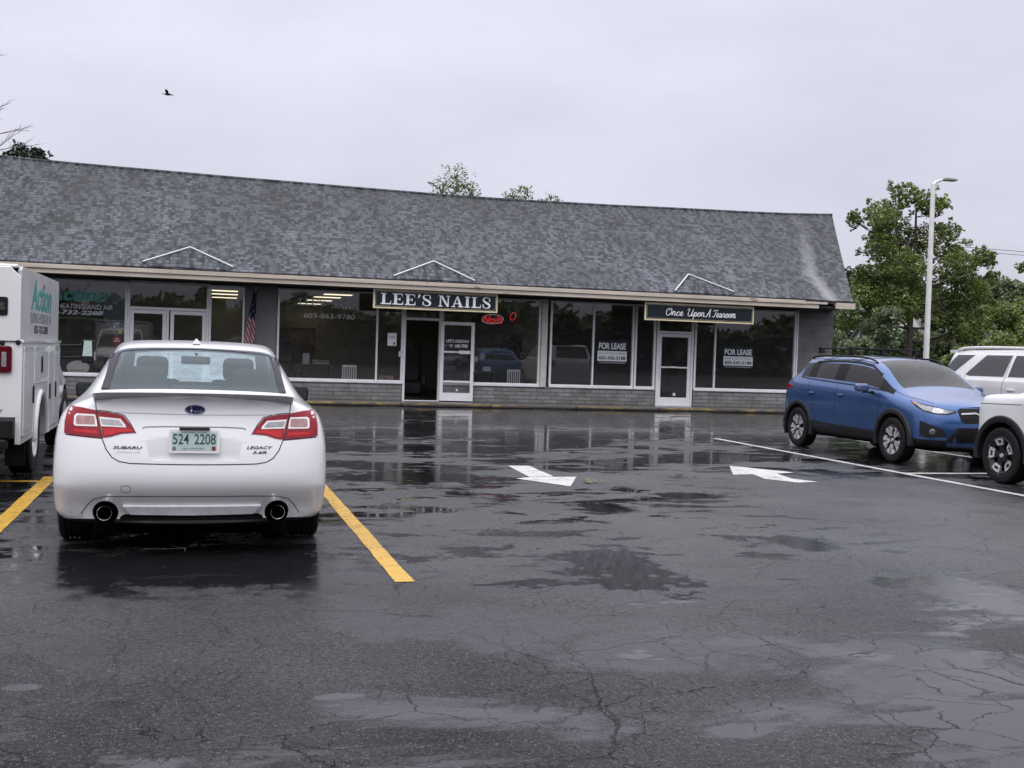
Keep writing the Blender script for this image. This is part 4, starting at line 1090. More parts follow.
# ------------------------------------------------------------------ blue crossover with roof bars (nose towards the camera)
def crossover():
    mats = [M_carblue, M_wsglass, M_sideglass, M_clad, M_black, M_well]
    T = lambda y, zb, pts: [(0,y,zb),(.6,y,zb)]+[(x, y, z) for x, z in pts]
    st = []
    e = [(0,.30,-2.22),(.58,.30,-2.22),(.78,.34,-2.20),(.81,.46,-2.27),(.825,.58,-2.31),(.835,.72,-2.31),(.835,.90,-2.27),(.80,1.08,-2.23),(.755,1.17,-2.17),(.60,1.42,-1.80),(.49,1.485,-1.78),(.26,1.52,-1.80),(0,1.53,-1.81)]
    st.append([(x,y,z) for x,z,y in e])
    e = T(-1.95,.25,[(.86,.30),(.89,.45),(.895,.57),(.90,.74),(.89,.94),(.86,1.12),(.80,1.215),(.645,1.46),(.535,1.53),(.28,1.57),(0,1.58)])
    st.append([(x, y+(.28 if j >= 9 else .05 if j == 8 else 0), z) for j, (x, y, z) in enumerate(e)])
    st.append(T(-1.66,.24,[(.875,.27),(.90,.42),(.905,.55),(.91,.74),(.90,.94),(.875,1.12),(.815,1.205),(.68,1.525),(.57,1.588),(.29,1.622),(0,1.632)]))
    st.append(T(-1.36,.24,[(.88,.27),(.90,.42),(.905,.55),(.91,.74),(.90,.93),(.875,1.11),(.825,1.195),(.69,1.535),(.575,1.598),(.29,1.632),(0,1.642)]))
    st.append(T(-1.27,.24,[(.88,.27),(.90,.42),(.902,.55),(.905,.74),(.90,.93),(.875,1.105),(.828,1.19),(.692,1.538),(.577,1.60),(.29,1.634),(0,1.644)]))
    st.append(T(-.42,.24,[(.88,.27),(.895,.42),(.898,.55),(.90,.74),(.895,.92),(.875,1.075),(.835,1.155),(.70,1.545),(.58,1.605),(.29,1.637),(0,1.647)]))
    st.append(T(-.33,.24,[(.88,.27),(.895,.42),(.898,.55),(.90,.74),(.895,.92),(.875,1.07),(.836,1.15),(.70,1.545),(.58,1.604),(.29,1.635),(0,1.645)]))
    st.append(T(.42,.24,[(.88,.27),(.895,.42),(.898,.55),(.90,.74),(.895,.91),(.878,1.045),(.84,1.12),(.685,1.51),(.565,1.567),(.29,1.60),(0,1.61)]))
    st.append(T(.82,.24,[(.88,.27),(.895,.42),(.90,.55),(.905,.74),(.90,.90),(.885,1.02),(.84,1.09),(.752,1.315),(.645,1.355),(.33,1.395),(0,1.405)]))
    st.append(T(1.18,.24,[(.88,.27),(.90,.42),(.905,.55),(.91,.74),(.90,.89),(.885,.985),(.845,1.04),(.80,1.075),(.72,1.105),(.36,1.15),(0,1.16)]))
    st.append(T(1.62,.25,[(.87,.28),(.895,.42),(.90,.54),(.905,.70),(.895,.83),(.87,.92),(.80,.985),(.74,1.01),(.63,1.035),(.33,1.06),(0,1.065)]))
    st.append(T(2.0,.26,[(.80,.30),(.85,.41),(.86,.52),(.86,.66),(.845,.78),(.80,.87),(.72,.925),(.64,.945),(.54,.96),(.28,.98),(0,.985)]))
    e = [(0,.27,2.12),(.45,.27,2.12),(.60,.30,2.12),(.66,.40,2.17),(.68,.52,2.19),(.685,.64,2.19),(.665,.75,2.17),(.61,.83,2.14),(.54,.875,2.12),(.47,.893,2.11),(.40,.903,2.11),(.20,.915,2.13),(0,.92,2.14)]
    st.append([(x,y,z) for x,z,y in e])
    def mf(kind, i, j):
        if kind == 'side':
            if j == 8 and i in (2,4,6,7): return 2
            if j == 8 and i in (3,5,8): return 4
            if j >= 10 and i in (7,8): return 1
            if j <= 2: return 3
        if kind == 'rear' and j == 8: return 2
        if kind != 'side' and j <= (1 if kind == 'front' else 2): return 3
        return 0
    WELLX[0] = .90
    full = car_cage(st, mats, mf, [(-1.55,.345,.41),(1.29,.345,.41)], [], (.05,.09), 3, crease=((6,1,10,.45),(3,1,11,.3)))
    pm = split_mats(full, mats)
    S = thing('parked_crossover', 'blue crossover with black roof bars parked facing the lot', 'car', (11.22, 16.53, 0), PI)
    link('body', merge_meshes([pm[0], pm[3], pm[4], pm[5]], [M_carblue, M_clad, M_black, M_well]), S)
    link('windscreen', pm[1], S)
    for q in sides(pm[2], M_sideglass): link('rear_window' if max(v.co.y for v in q.vertices) < -1.7 else 'side_window', q, S)
    bv = bvh_of(full)
    for s in (1,-1):
        SV = Proj(bv, (-s,0,0)); k = 1 if SV.u.y > 0 else -1
        Q = lambda L: [(k*y, z) for y, z in L]
        for cy in (-1.55, 1.29):    # arch flares
            arch_ring(s, cy, .345, .408, .485, .80, .925, -6 if cy > 0 else -12, 192 if cy > 0 else 186).build('arch_flare', M_clad, S, True, 45)
        b = MB(); SV.ribbon(b, Q([(-1.10,.47),(.86,.43)]), .05, .016, .04, thick=.02); b.build('sill_moulding', M_clad, S, True)
        b = MB()
        SV.ribbon(b, Q([(-.375,1.12),(-.375,.8),(-.40,.44)]), .008, .002); SV.ribbon(b, Q([(.86,1.04),(.90,.9),(.84,.44)]), .008, .002)
        SV.ribbon(b, Q([(-1.30,1.16),(-1.24,1.0),(-1.02,.72),(-.98,.46)]), .008, .002)
        b.build('shut_line', M_gap, S)
        for y in (-1.12, -.20):
            b = MB(); SV.patch(b, Q(arc(y,.965,.075,0,345,20,.024)), .002, .004, .02); o = b.build('handle_recess', M_gap, S)
            b = MB(); pts = [SV.at(k*(y+q), .968, .012+.018*math.cos(q*16)) for q in (-.085,-.05,0,.05,.085)]; b.tube(pts, .013, 8); b.build('door_handle', M_carblue, o, True)
        # black window surround and rain visors
        b = MB(); SV.ribbon(b, Q([(-1.63,1.235),(-1.3,1.205),(-.4,1.165),(.42,1.13),(.98,1.085)]), .018, .004, .05); b.build('window_trim', M_black, S)
        b = MB(); SV.ribbon(b, Q([(-1.30,1.50),(-.86,1.525),(-.40,1.53),(.0,1.515),(.38,1.47),(.72,1.33)]), .030, .012, .05, thick=.01); b.build('rain_visor', M_black, S, True)
        # mirror
        e_ = part('door_mirror', S, (s*.93, .66, 1.10))
        b = MB(); b.prism(rrect(.02,.23,-.045,.085,.05), lambda u,v,t: (s*u,t,v), -.06, .08); b.build('mirror_housing', M_carblue, e_, bevel=.035)
        b = MB(); b.prism([(-.06,-.075),(.10,-.06),(.12,-.046),(.03,-.046),(-.06,-.02)], lambda u,v,t: (s*u,t,v), -.03, .05); b.build('mirror_arm', M_black, e_, bevel=.01)
        b = MB(); b.prism(rrect(.035,.215,-.035,.075,.04), lambda u,v,t: (s*u,t,v), -.0635, -.061); b.build('mirror_glass', MAT['mirror_silver'], e_)
        # head lamp over the corner
        DV = Proj(bv, (-s*.75,-.66,0)); kk = 1 if DV.u.y > 0 else -1
        du = lambda x, y: DV.u.x*x*s + DV.u.y*y
        pt = lambda x, y, z: (du(x, y), z)
        oh = [pt(.845,1.62,.965),pt(.83,1.80,.935),pt(.74,2.02,.90),pt(.60,2.14,.862),pt(.48,2.20,.845),pt(.47,2.21,.815),pt(.58,2.18,.785),pt(.70,2.10,.785),pt(.80,1.95,.815),pt(.84,1.78,.88)]
        b = MB(); DV.patch(b, oh, .006, .02, .03); o = b.build('head_lamp', M_gap, S, True)
        ih = [pt(.842,1.70,.945),pt(.80,1.92,.905),pt(.66,2.09,.868),pt(.50,2.19,.835),pt(.59,2.17,.80),pt(.70,2.09,.80),pt(.80,1.93,.835)]
        b = MB(); DV.patch(b, ih, .010, .003, .03); b.build('lamp_lens', M_lens, o, True)
        b = MB(); DV.patch(b, [pt(.843,1.66,.955),pt(.835,1.78,.935),pt(.83,1.82,.895),pt(.842,1.74,.92)], .0125, .003, .02); b.build('side_marker', plain('orange_marker_lens', (.55,.16,.02), .1, 0, .6, 1) if s > 0 else MAT['orange_marker_lens'], o, True)
        # fog lamp bezel
        bz = [pt(.84,1.90,.685),pt(.80,1.99,.655),pt(.70,2.13,.60),pt(.64,2.17,.565),pt(.60,2.19,.49),pt(.68,2.15,.455),pt(.80,2.0,.44),pt(.84,1.90,.47)]
        b = MB(); DV.patch(b, bz, .006, .02, .03); o = b.build('fog_lamp_bezel', M_clad, S, True)
        p = DV.at(*pt(.74,2.07,.53), .012); b = MB(); b.lathe([(0,.008),(.030,.006),(.036,0),(.045,-.002),(.046,-.02)], p, (s*.66,.75,0), 24); b.build('fog_lamp', plain('smoked_lamp_lens', (.12,.12,.13), .08, .3, .6, 1) if s > 0 else MAT['smoked_lamp_lens'], o, True)
        # tail lamp corner and splash guard
        TVv = Proj(bv, (-s*.8,.6,0)); tu = lambda x, y, z: (TVv.u.x*x*s+TVv.u.y*y, z)
        b = MB(); TVv.patch(b, [tu(.885,-1.80,1.06),tu(.83,-2.1,1.13),tu(.74,-2.16,1.12),tu(.74,-2.18,.96),tu(.84,-2.13,.98),tu(.885,-1.88,1.03)], .006, .015, .03); b.build('tail_lamp', M_red, S, True)
        b = MB(); b.prism([(-2.03,.48),(-1.97,.22),(-2.0,.20),(-2.07,.46)], lambda u,v,t: (t,u,v), s*.70, s*.90); b.build('mud_flap', M_black, S)
        # raised rails
        TV = Proj(bv, (0,0,-1)); 
        P = [TV.at(s*.60, y, o_) if TV.u.x > 0 else TV.at(-s*.60, y, o_) for y, o_ in ((-1.60,.0),(-1.5,.03),(-.9,.04),(0,.04),(.28,.03),(.40,.0))]
        b = MB(); b.tube(catmull(P, 5), .015, 8); b.build('roof_rail', M_black, S, True)
    for y in (-1.32, -.36):
        b = MB(); b.prism(rrect(-.04,.04,1.735,1.762,.012), lambda u,v,t: (t,y+u,v), -.66, .66); b.build('roof_bar', M_black, S)
    for y in (-1.32, -.36):
        for s in (-1,1):
            b = MB(); b.prism([(-.06,1.66),(.06,1.66),(.045,1.735),(-.045,1.735)], lambda u,v,t: (t,y+u,v), s*.57, s*.645); b.build('bar_foot', M_black, S, bevel=.01)
    # wide box or board tray between the bars (long dark bar across the far side)
    FV = Proj(bv, (0,-1,0))
    k = 1 if FV.u.x > 0 else -1
    b = MB(); FV.patch(b, [(-.40,.855),(-.34,.885),(.34,.885),(.40,.855),(.37,.70),(.30,.665),(-.30,.665),(-.37,.70)], .004, .015, .04); o = b.build('grille', M_black, S, True)
    b = MB(); FV.ribbon(b, [(-.36,.80),(-.12,.815),(-.08,.795),(.08,.795),(.12,.815),(.36,.80)], .022, .016, .03, thick=.012); b.build('grille_bar', M_silver, o, True)
    for z in (.845,.755,.715):
        b = MB(); FV.ribbon(b, [(-.35,z),(.35,z)], .008, .010, .04); b.build('grille_slat', M_clad, o)
    b = MB(); FV.patch(b, arc(0,.80,.065,0,345,20,.035), .022, .01, .02); b.build('badge', MAT['navy_enamel'], o)
    b = MB(); FV.patch(b, [(-.40,.60),(.40,.60),(.44,.44),(.40,.38),(-.40,.38),(-.44,.44)], .004, .015, .05); b.build('lower_intake', M_black, S, True)
    for s in (-1,1):
        b = MB(); FV.patch(b, [(s*.56,.44),(s*.42,.60),(s*.38,.60),(s*.48,.40),(s*.56,.39)], .010, .012, .03); b.build('bumper_wing', M_clad, S, True)
    # bonnet edge lines and wipers
    TV = Proj(bv, (0,0,-1)); q = 1 if TV.u.x > 0 else -1
    b = MB()
    for s in (-1,1): TV.ribbon(b, [(q*s*.79,-0+1.22) if False else (q*s*.79, 1.2*(1 if TV.v.y>0 else -1)), (q*s*.765,1.55*(1 if TV.v.y>0 else -1)), (q*s*.66,1.95*(1 if TV.v.y>0 else -1))], .007, .002)
    b.build('bonnet_gap', M_gap, S)
    for a, c in (((.60,1.16,1.14),(-.05,1.06,1.20)), ((-.10,1.18,1.17),(-.62,1.02,1.19))):
        b = MB(); b.tube([a, ((a[0]+c[0])/2,(a[1]+c[1])/2+.01,(a[2]+c[2])/2+.012), c], .010, 6); b.build('wiper', M_black, S)
    # cabin
    b = MB(); b.box(-.80,.80,-1.8,1.1,.28,.34); b.box(-.82,.82,.72,1.15,.7,1.02); b.box(-.80,.80,-2.0,-1.5,.3,1.0); b.box(-.84,-.79,-1.5,1.1,.34,1.0); b.box(.79,.84,-1.5,1.1,.34,1.0); b.build('cabin_trim', M_cabin, S)
    for x in (-.37,.37): seat(S, x, .10, .60, M_seat)
    b = MB(); b.obox((0,-.85,.62), (1.3,.5,.2)); b.obox((0,-1.13,.95), (1.3,.14,.58), Matrix.Rotation(rad(-12),3,'X')); b.build('rear_bench', M_seat, S, bevel=.05)
    b = MB(); b.obox((0,.50,1.47), (.24,.03,.07)); b.build('inner_mirror', M_cabin, S, bevel=.015)
    for x, y in ((.80,-1.55),(-.80,-1.55),(.80,1.29),(-.80,1.29)): put_wheel(S, 'star', x, y, .345, .345, .225, .235, .5)
    b = MB(); b.box(-.65,.65,-2.0,1.95,.23,.26); b.tube([(.75,-1.55,.34),(-.75,-1.55,.34)], .05, 8); b.build('underbody', M_well, S)
    return S
CROSSOVER = crossover()
# ------------------------------------------------------------------ white sport utility vehicles
def boxy(name, label, loc, rz_, P):
    """square-shouldered utility vehicle; P holds its measures"""
    mats = [P['paint'], M_clad, M_black, M_well]
    W, Lr, Lf, H = P['W'], P['Lr'], P['Lf'], P['H']
    zb, hb, hh = P['zb'], P['belt'], P['hood']
    T = lambda y, pts: [(0,y,zb),(.6,y,zb)]+[(x, y, z) for x, z in pts]
    lower = lambda k: [(k*W*.97,zb+.05),(k*W*.995,zb+.17),(k*W,zb+.30),(k*W,hb-.30),(k*W*.995,hb-.12)]
    roofst = lambda y, k, h: T(y, lower(k)+[(k*W*.975,hb),(k*W*.93,hb+.05),(k*W*.80,h-.12),(k*W*.72,h-.035),(k*W*.40,h-.008),(0,h)])
    st = []
    e = T(Lr, lower(.93)+[(W*.90,hb),(W*.86,hb+.05),(W*.745,H-.13),(W*.67,H-.05),(W*.38,H-.03),(0,H-.025)])
    e = [(x, y + (0 if j < 7 else .05 if j == 7 else .07 if j == 8 else .22), z) for j, (x, y, z) in enumerate(e)]
    st.append(e)
    st.append(roofst(Lr+.28,.985,H-.012)); st.append(roofst(Lr+.8,1,H)); st.append(roofst(Lr+1.5,1,H)); st.append(roofst(P['yh']-.5,1,H-.005)); st.append(roofst(P['yh'],.995,H-.03))
    yc = P['yc']; ym = (P['yh']+yc)/2
    st.append(T(ym, lower(1)+[(W*.98,hb),(W*.94,hb+.05),(W*.87,(H+hh)/2-.08),(W*.79,(H+hh)/2-.0),(W*.42,(H+hh)/2+.03),(0,(H+hh)/2+.035)]))
    st.append(T(yc, lower(1)+[(W*.985,hh-.06),(W*.96,hh-.03),(W*.93,hh-.01),(W*.84,hh),(W*.44,hh+.03),(0,hh+.035)]))
    fl = lambda k, d: [(k*W*.97,zb+.05),(k*W*.995,zb+.17),(k*W,zb+.30),(k*W,hh-.32),(k*W*.995,hh-.17-d)]+[(k*W*.975,hh-.07-d),(k*W*.94,hh-.03-d),(k*W*.89,hh-.012-d),(k*W*.80,hh-d),(k*W*.42,hh+.02-d),(0,hh+.025-d)]
    st.append(T((yc+Lf)/2, fl(1,.01))); st.append(T(Lf-.22, fl(.985,.025)))
    e = T(Lf, fl(.90,.06)); e = [(x, y-(.06 if j >= 7 else 0), z) for j, (x, y, z) in enumerate(e)]; st.append(e)
    def mf(kind, i, j):
        if j <= 1: return 2
        if P.get('clad') and j <= 2: return 1
        return 0
    WELLX[0] = W
    R = P['R']
    full = car_cage(st, mats, mf, [(P['ar'],R,R+.075),(P['af'],R,R+.075)], [], (.05,.06), 3, crease=((7,1,6,.4),(8,6,10,.5),(10,1,5,.3),(6,1,10,.3)))
    pm = split_mats(full, mats); S = thing(name, label, 'car', loc, rz_)
    ks = sorted(pm); link('body', merge_meshes([pm[k] for k in ks], [mats[k] for k in ks]), S)
    bv = bvh_of(full)
    for s in (1,-1):
        SV = Proj(bv, (-s,0,0)); k = 1 if SV.u.y > 0 else -1
        Q = lambda L: [(k*y, z) for y, z in L]
        for win in P['side']:
            b = MB(); SV.patch(b, Q(win), .005, .01, .05); o = b.build('side_window', M_tint if not P.get('lite') else M_tintlite, S, True, 30)
        b = MB()
        for ln in P['gaps']: SV.ribbon(b, Q(ln), .008, .003)
        b.build('shut_line', M_gap, S)
        for y, z in P['handles']:
            b = MB(); b.tube([SV.at(k*(y+q), z, .010+.02*math.cos(q*15)) for q in (-.09,-.05,0,.05,.09)], .014, 8); b.build('door_handle', M_silver if not P.get('bodyhandle') else P['paint'], S, True)
        if P.get('flare'):
            for cy in (P['ar'], P['af']):
                arch_ring(s, cy, R, R+.070, R+.155, W-.12, W+.025).build('arch_flare', M_clad, S, True, 45)
        TV = Proj(bv, (0,0,-1)); q = 1 if TV.u.x > 0 else -1; qy = 1 if TV.v.y > 0 else -1
        P_ = [TV.at(q*s*W*.70, qy*y, o_) for y, o_ in ((Lr+.35,.0),(Lr+.5,.055),(Lr+1.2,.065),(P['yh']-.45,.055),(P['yh']-.28,.0))]
        b = MB(); b.tube(catmull(P_, 5), .024, 8); b.build('roof_rail', M_silver if P.get('silver_rail') else P['railmat'], S, True)
        e_ = part('door_mirror', S, (s*(W+.01), yc-.30, hb+.07))
        b = MB(); b.prism(rrect(0,.22,-.05,.12,.04), lambda u,v,t: (s*u,t,v), -.05, .07); b.build('mirror_housing', P['paint'], e_, bevel=.03)
        b = MB(); b.prism(rrect(.02,.20,-.035,.105,.03), lambda u,v,t: (s*u,t,v), -.054, -.051); b.build('mirror_glass', MAT['mirror_silver'], e_)
        RV = Proj(bv, (0,1,0)); FV = Proj(bv, (0,-1,0)); fk = 1 if FV.u.x > 0 else -1
        b = MB(); RV.patch(b, [(s*W*.90,hb-.02),(s*W*.74,hb-.02),(s*W*.74,hb-.28),(s*W*.88,hb-.28)], .006, .02, .04); b.build('tail_lamp', M_red, S, True)
        b = MB(); FV.patch(b, [(fk*s*W*.86,hh-.15),(fk*s*W*.52,hh-.15),(fk*s*W*.52,hh-.30),(fk*s*W*.86,hh-.30)], .006, .02, .04); b.build('head_lamp', M_lens, S, True)
    RV = Proj(bv, (0,1,0)); FV = Proj(bv, (0,-1,0))
    b = MB(); RV.patch(b, [(-W*.70,hb+.06),(W*.70,hb+.06),(W*.62,H-.16),(-W*.62,H-.16)], .005, .01, .08); b.build('rear_window', M_tint, S, True)
    b = MB(); FV.patch(b, [(-W*.50,hh-.14),(W*.50,hh-.14),(W*.50,hh-.34),(-W*.50,hh-.34)], .004, .02, .06); b.build('grille', M_black, S, True)
    b = MB(); FV.patch(b, [(-W*.86,zb+.02),(-W*.86,zb+.24),(W*.86,zb+.24),(W*.86,zb+.02)], .004, .02, .08); b.build('front_bumper', M_clad, S, True)
    b = MB(); RV.patch(b, [(-W*.86,zb+.02),(-W*.86,zb+.24),(W*.86,zb+.24),(W*.86,zb+.02)], .004, .02, .08); b.build('rear_bumper', P['paint'], S, True)
    b = MB(); b.box(-.155,.155,Lr-.075,Lr-.065,.78,.93); b.build('number_plate', M_whitep, S)
    # windscreen: patch looked at from the front and above
    WV = Proj(bv, (0,-.8,-.6)); wk = 1 if WV.u.x > 0 else -1
    def wv(x, y, z): return (WV.u.x*x, WV.v.y*y+WV.v.z*z)
    b = MB(); WV.patch(b, [wv(-W*.80,yc-.06,hh+.03),wv(W*.80,yc-.06,hh+.03),wv(W*.68,P['yh']+.07,H-.06),wv(-W*.68,P['yh']+.07,H-.06)], .005, .01, .08); b.build('windscreen', M_tintlite, S, True)
    b = MB(); n = 12; vs = []; fs = []    # roof spoiler
    for i in range(n+1):
        x = -W*.66+W*1.32*i/n; y = Lr+.02+.06*(x/W)**2
        vs += [(x, y+.42, H-.012), (x, y, H-.03), (x, y+.02, H-.075), (x, y+.20, H-.085)]
        if i:
            a = (i-1)*4; c = i*4
            for k in range(4): fs.append((a+k, a+(k+1) % 4, c+(k+1) % 4, c+k))
    fs += [(0,1,2,3), tuple(n*4+k for k in (3,2,1,0))]
    b.add(vs, fs); b.build('roof_spoiler', P['paint'], S, True, 35)
    for x in (1,-1):
        for y in (P['ar'], P['af']): put_wheel(S, P['wheel'], x*(W-.115), y, R, R, .24, R*.66, .2)
    b = MB(); b.box(-W*.7,W*.7,Lr+.2,Lf-.25,zb-.04,zb+.02); b.build('underbody', M_well, S)
    return S, bv
# behind the blue crossover
P = dict(paint=M_carwhite, W=.95, Lr=-2.35, Lf=2.45, H=1.835, zb=.30, belt=1.28, hood=1.20, yh=.55, yc=1.28, ar=-1.42, af=1.37, R=.375, wheel='star', railmat=M_whitep, bodyhandle=1,
  side=[[(-2.16,1.40),(-2.02,1.60),(-1.90,1.715),(-1.42,1.715),(-1.84,1.40),(-1.93,1.36),(-2.12,1.37)], [(-1.50,1.37),(-1.10,1.715),(-.45,1.715),(-.50,1.35),(-1.40,1.345)], [(-.38,1.35),(-.35,1.715),(.38,1.70),(.55,1.62),(.95,1.35)]],
  gaps=[[(-.44,1.72),(-.46,1.0),(-.46,.42)], [(-1.5,1.36),(-1.45,1.1),(-1.15,.8),(-1.1,.45)], [(1.0,1.33),(1.05,.9),(.98,.45)]], handles=[(-1.20,1.15),(-.22,1.13)])
SUV, _ = boxy('parked_suv', 'white sport utility vehicle with roof rails parked beyond the blue crossover', (14.20, 16.02, 0), PI, P)
# nose in from the right edge of the frame
P = dict(paint=M_carwhite2, W=.93, Lr=-2.2, Lf=2.02, H=1.78, zb=.30, belt=1.17, hood=1.18, yh=.35, yc=.95, ar=-1.32, af=1.37, R=.365, wheel='block', railmat=M_black, flare=1, clad=1,
  side=[[(-1.95,1.24),(-1.90,1.62),(-1.30,1.64),(-1.30,1.22)], [(-1.22,1.22),(-1.22,1.65),(-.42,1.65),(-.42,1.21)], [(-.34,1.21),(-.34,1.65),(.30,1.62),(.68,1.21)]],
  gaps=[[(-.38,1.66),(-.38,.9),(-.38,.42)], [(.72,1.2),(.74,.8),(.70,.45)], [(1.0,1.04),(1.9,1.02)]], handles=[(-1.0,1.02),(-.18,1.02)], bodyhandle=1)
NOSE, nbv = boxy('parked_suv', 'white utility vehicle with black arch flares, only its front corner in frame', (11.03, 11.15, 0), 0, P)
b = MB(); SVn = Proj(nbv, (1,0,0)); k = 1 if SVn.u.y > 0 else -1
SVn.patch(b, [(k*1.86,.66),(k*2.04,.66),(k*2.06,.42),(k*1.88,.40)], .006, .02, .04); b.build('bumper_corner', M_clad, NOSE, True)
b = MB(); SVn.patch(b, [(k*1.90,.645),(k*1.99,.645),(k*1.99,.605),(k*1.90,.605)], .012, .008, .02); b.build('side_marker', MAT['orange_marker_lens'], NOSE, True)
# ------------------------------------------------------------------ white service truck with a utility body (nose to the shops)
M_trk = car_paint('service_body_paint', (.76,.765,.77), drops=.06)
M_trkside = plain('aluminium_body_side', (.50,.51,.53), .35, .15, var=.08, vscale=2)
def service_truck():
    S = thing('service_truck', 'white service truck with lettered utility body and tall tow mirrors', 'truck', (-2.63, 12.05, 0))
    W = 1.0; L = 3.22          # local: y 0 = rear face, +x = right side
    ar, R = 1.42, .40
    # lower body shell: side panel outlines with a wheel arch
    def side(s):
        arch = [(ar+.47*math.cos(a), .42+.45*math.sin(a)) for a in [PI-PI*k/16 for k in range(17)]]
        out = [(.055,.44),(ar-.47,.44)]+arch+[(ar+.47,.40),(L,.40),(L,1.44),(.055,1.44)]
        b = MB(); b.prism(out, lambda u,v,t: (t,u,v), s*W, s*(W-.05)); b.build('body_side', M_trkside, S)
        b = MB(); ring = [(s*(W+.012), ar+.50*math.cos(a), .42+.48*math.sin(a)) for a in [PI-PI*k/24 for k in range(25)]]
        b.tube(ring, .032, 8); b.build('arch_lip', M_trk, S, True)
        # compartment doors: proud panels with rims, latches
        for (y0, y1, z0, z1) in ((.075,.80,.50,1.40),(.84,1.98,1.0,1.40),(2.02,2.55,.46,1.40),(2.58,3.16,.46,1.40)):
            d = MB(); d.prism(rrect(y0,y1,z0,z1,.03), lambda u,v,t: (t,u,v), s*(W+.001), s*(W+.014)); o = d.build('locker_door', M_trk, S, bevel=.004)
            d = MB(); d.prism(rrect(y0+.06,y1-.06,z0+.06,z1-.06,.02), lambda u,v,t: (t,u,v), s*(W+.0145), s*(W+.018)); d.build('door_panel', M_trkside, o)
            d = MB(); yy = y1-.09 if y0 < 2 else y0+.09; zz = (z0+z1)/2-.05 if z1-z0 > .6 else z1-.2
            if y0 == .84: yy = 1.37
            d.prism(rrect(yy-.03,yy+.03,zz-.09,zz+.09,.02), lambda u,v,t: (t,u,v), s*(W+.018), s*(W+.030)); d.build('latch', M_black, o)
        # upper box, slightly inset, with lettering
        d = MB(); d.prism([(.055,1.46),(L,1.46),(L,2.15),(L-.06,2.19),(.11,2.19),(.055,2.15)], lambda u,v,t: (t,u,v), s*(W-.02), s*(W-.06)); d.build('upper_side', M_trkside, S, bevel=.006)
        d = MB(); d.box(s*W-.02 if s > 0 else -W-.015, s*W+.015 if s > 0 else -W+.02, -.01, L+.01, 1.435, 1.465); d.build('body_ledge', M_trk, S, bevel=.006)
        xs = s*(W-.017)
        F = (lambda y0, z0: (lambda u, v: (xs, y0+u, z0+v))) if s > 0 else (lambda y0, z0: (lambda u, v: (xs, L-y0-u, z0+v)))
        d = MB(); add_text(d, text_fit('Action', 1.70, .33, bold=.02, shear=.25), F(.75,1.78)); d.build('logo_lettering', MAT['teal_vinyl'], S)
        d = MB(); add_text(d, text_fit('PLUMBING HEATING AND AIR', 1.75, .11), F(.70,1.645)); d.build('trade_lettering', MAT['grey_vinyl'], S)
        d = MB(); add_text(d, text_fit('833-732-2288', 1.15, .085, bold=.02), F(1.0,1.535)); d.build('phone_lettering', MAT['dark_vinyl'], S)
        for k, dy in enumerate((-.07,0,.07)):
            d = MB(); d.add([F(1.78+dy-.018,2.05)(0,0), F(1.78+dy+.018,2.05)(0,0), F(1.78+dy*1.4,2.12+(.02 if k == 1 else 0))(0,0)], [(0,1,2)]); d.build('flame_mark', MAT['yellow_vinyl'], S)
    side(1); side(-1)
    # rear: two doors, lamps, handle, bumper
    b = MB(); b.prism([(-W,.70),(W,.70),(W,1.44),(W-.02,1.46),(W-.02,2.08),(W-.12,2.18),(-W+.12,2.18),(-W+.02,2.08),(-W+.02,1.46),(-W,1.44)], lambda u,v,t: (u,t,v), 0, .05); b.build('rear_panel', M_trk, S, bevel=.008)
    b = MB(); b.box(-W+.05,W-.05,.01,L-.01,2.17,2.205); b.build('roof_panel', M_trk, S, bevel=.02)
    b = MB(); b.box(-W+.05,W-.05,L-.05,L,.42,2.12); b.build('front_bulkhead', M_trk, S)
    b = MB(); b.box(-W,W,-.012,-.001,1.445,1.455); b.box(-.006,.006,-.012,-.001,.75,2.08); b.build('door_gap', M_gap, S)
    for s in (1,-1):
        b = MB(); b.prism(rrect(min(s*.80,s*.955),max(s*.80,s*.955),1.14,1.42,.03) if False else rrect(min(s*.76,s*.912),max(s*.76,s*.912),1.14,1.405,.03), lambda u,v,t: (u,t,v), -.03, -.001); o = b.build('tail_lamp', M_reddark, S, bevel=.008)
        b = MB(); b.prism(rrect(min(s*.82,s*.865),max(s*.82,s*.865),1.20,1.345,.01), lambda u,v,t: (u,t,v), -.034, -.0305); b.build('reverse_lens', M_clear, o)
        b = MB(); b.prism(rrect(min(s*.62,s*.865),max(s*.62,s*.865),1.70,1.88,.02), lambda u,v,t: (u,t,v), -.012, -.001); o = b.build('handle_plate', M_black, S)
        b = MB(); b.prism(rrect(min(s*.74,s*.84),max(s*.74,s*.84),1.75,1.83,.02), lambda u,v,t: (u,t,v), -.02, -.0125); b.build('door_handle', M_chrome, o)
        for z in (1.44,):
            b = MB(); b.lathe([(0,-.02),(.022,-.018),(.026,0)], (s*.965,0,z), (0,1,0), 14); b.build('hinge_stud', M_black, S)
            b = MB(); b.lathe([(0,-.02),(.022,-.018),(.026,0)], (s*.82,0,z-.01), (0,1,0), 14); b.build('hinge_stud', M_black, S)
        b = MB(); b.box(min(s*.30,s*.88),max(s*.30,s*.88),-.004,-.001,.735,.80)
        b2 = MB(); add_text(b2, text_fit('DURAVAN' if s < 0 else 'SERVICE BODY', .42, .045, bold=.01, shear=.3), lambda u,v: ((-.86 if s < 0 else .42)+u, -.004, .74+v)); b2.build('rear_lettering', MAT['dark_vinyl'], S)
    b = MB(); b.box(-.98,.95,-.16,-.002,.50,.695); b.box(-.90,.90,-.18,-.02,.40,.50); b.build('rear_bumper', M_black, S, bevel=.02)
    b = MB(); b.box(.95,W+.0,-.005,.05,.44,.70); b.build('corner_post', M_trk, S)
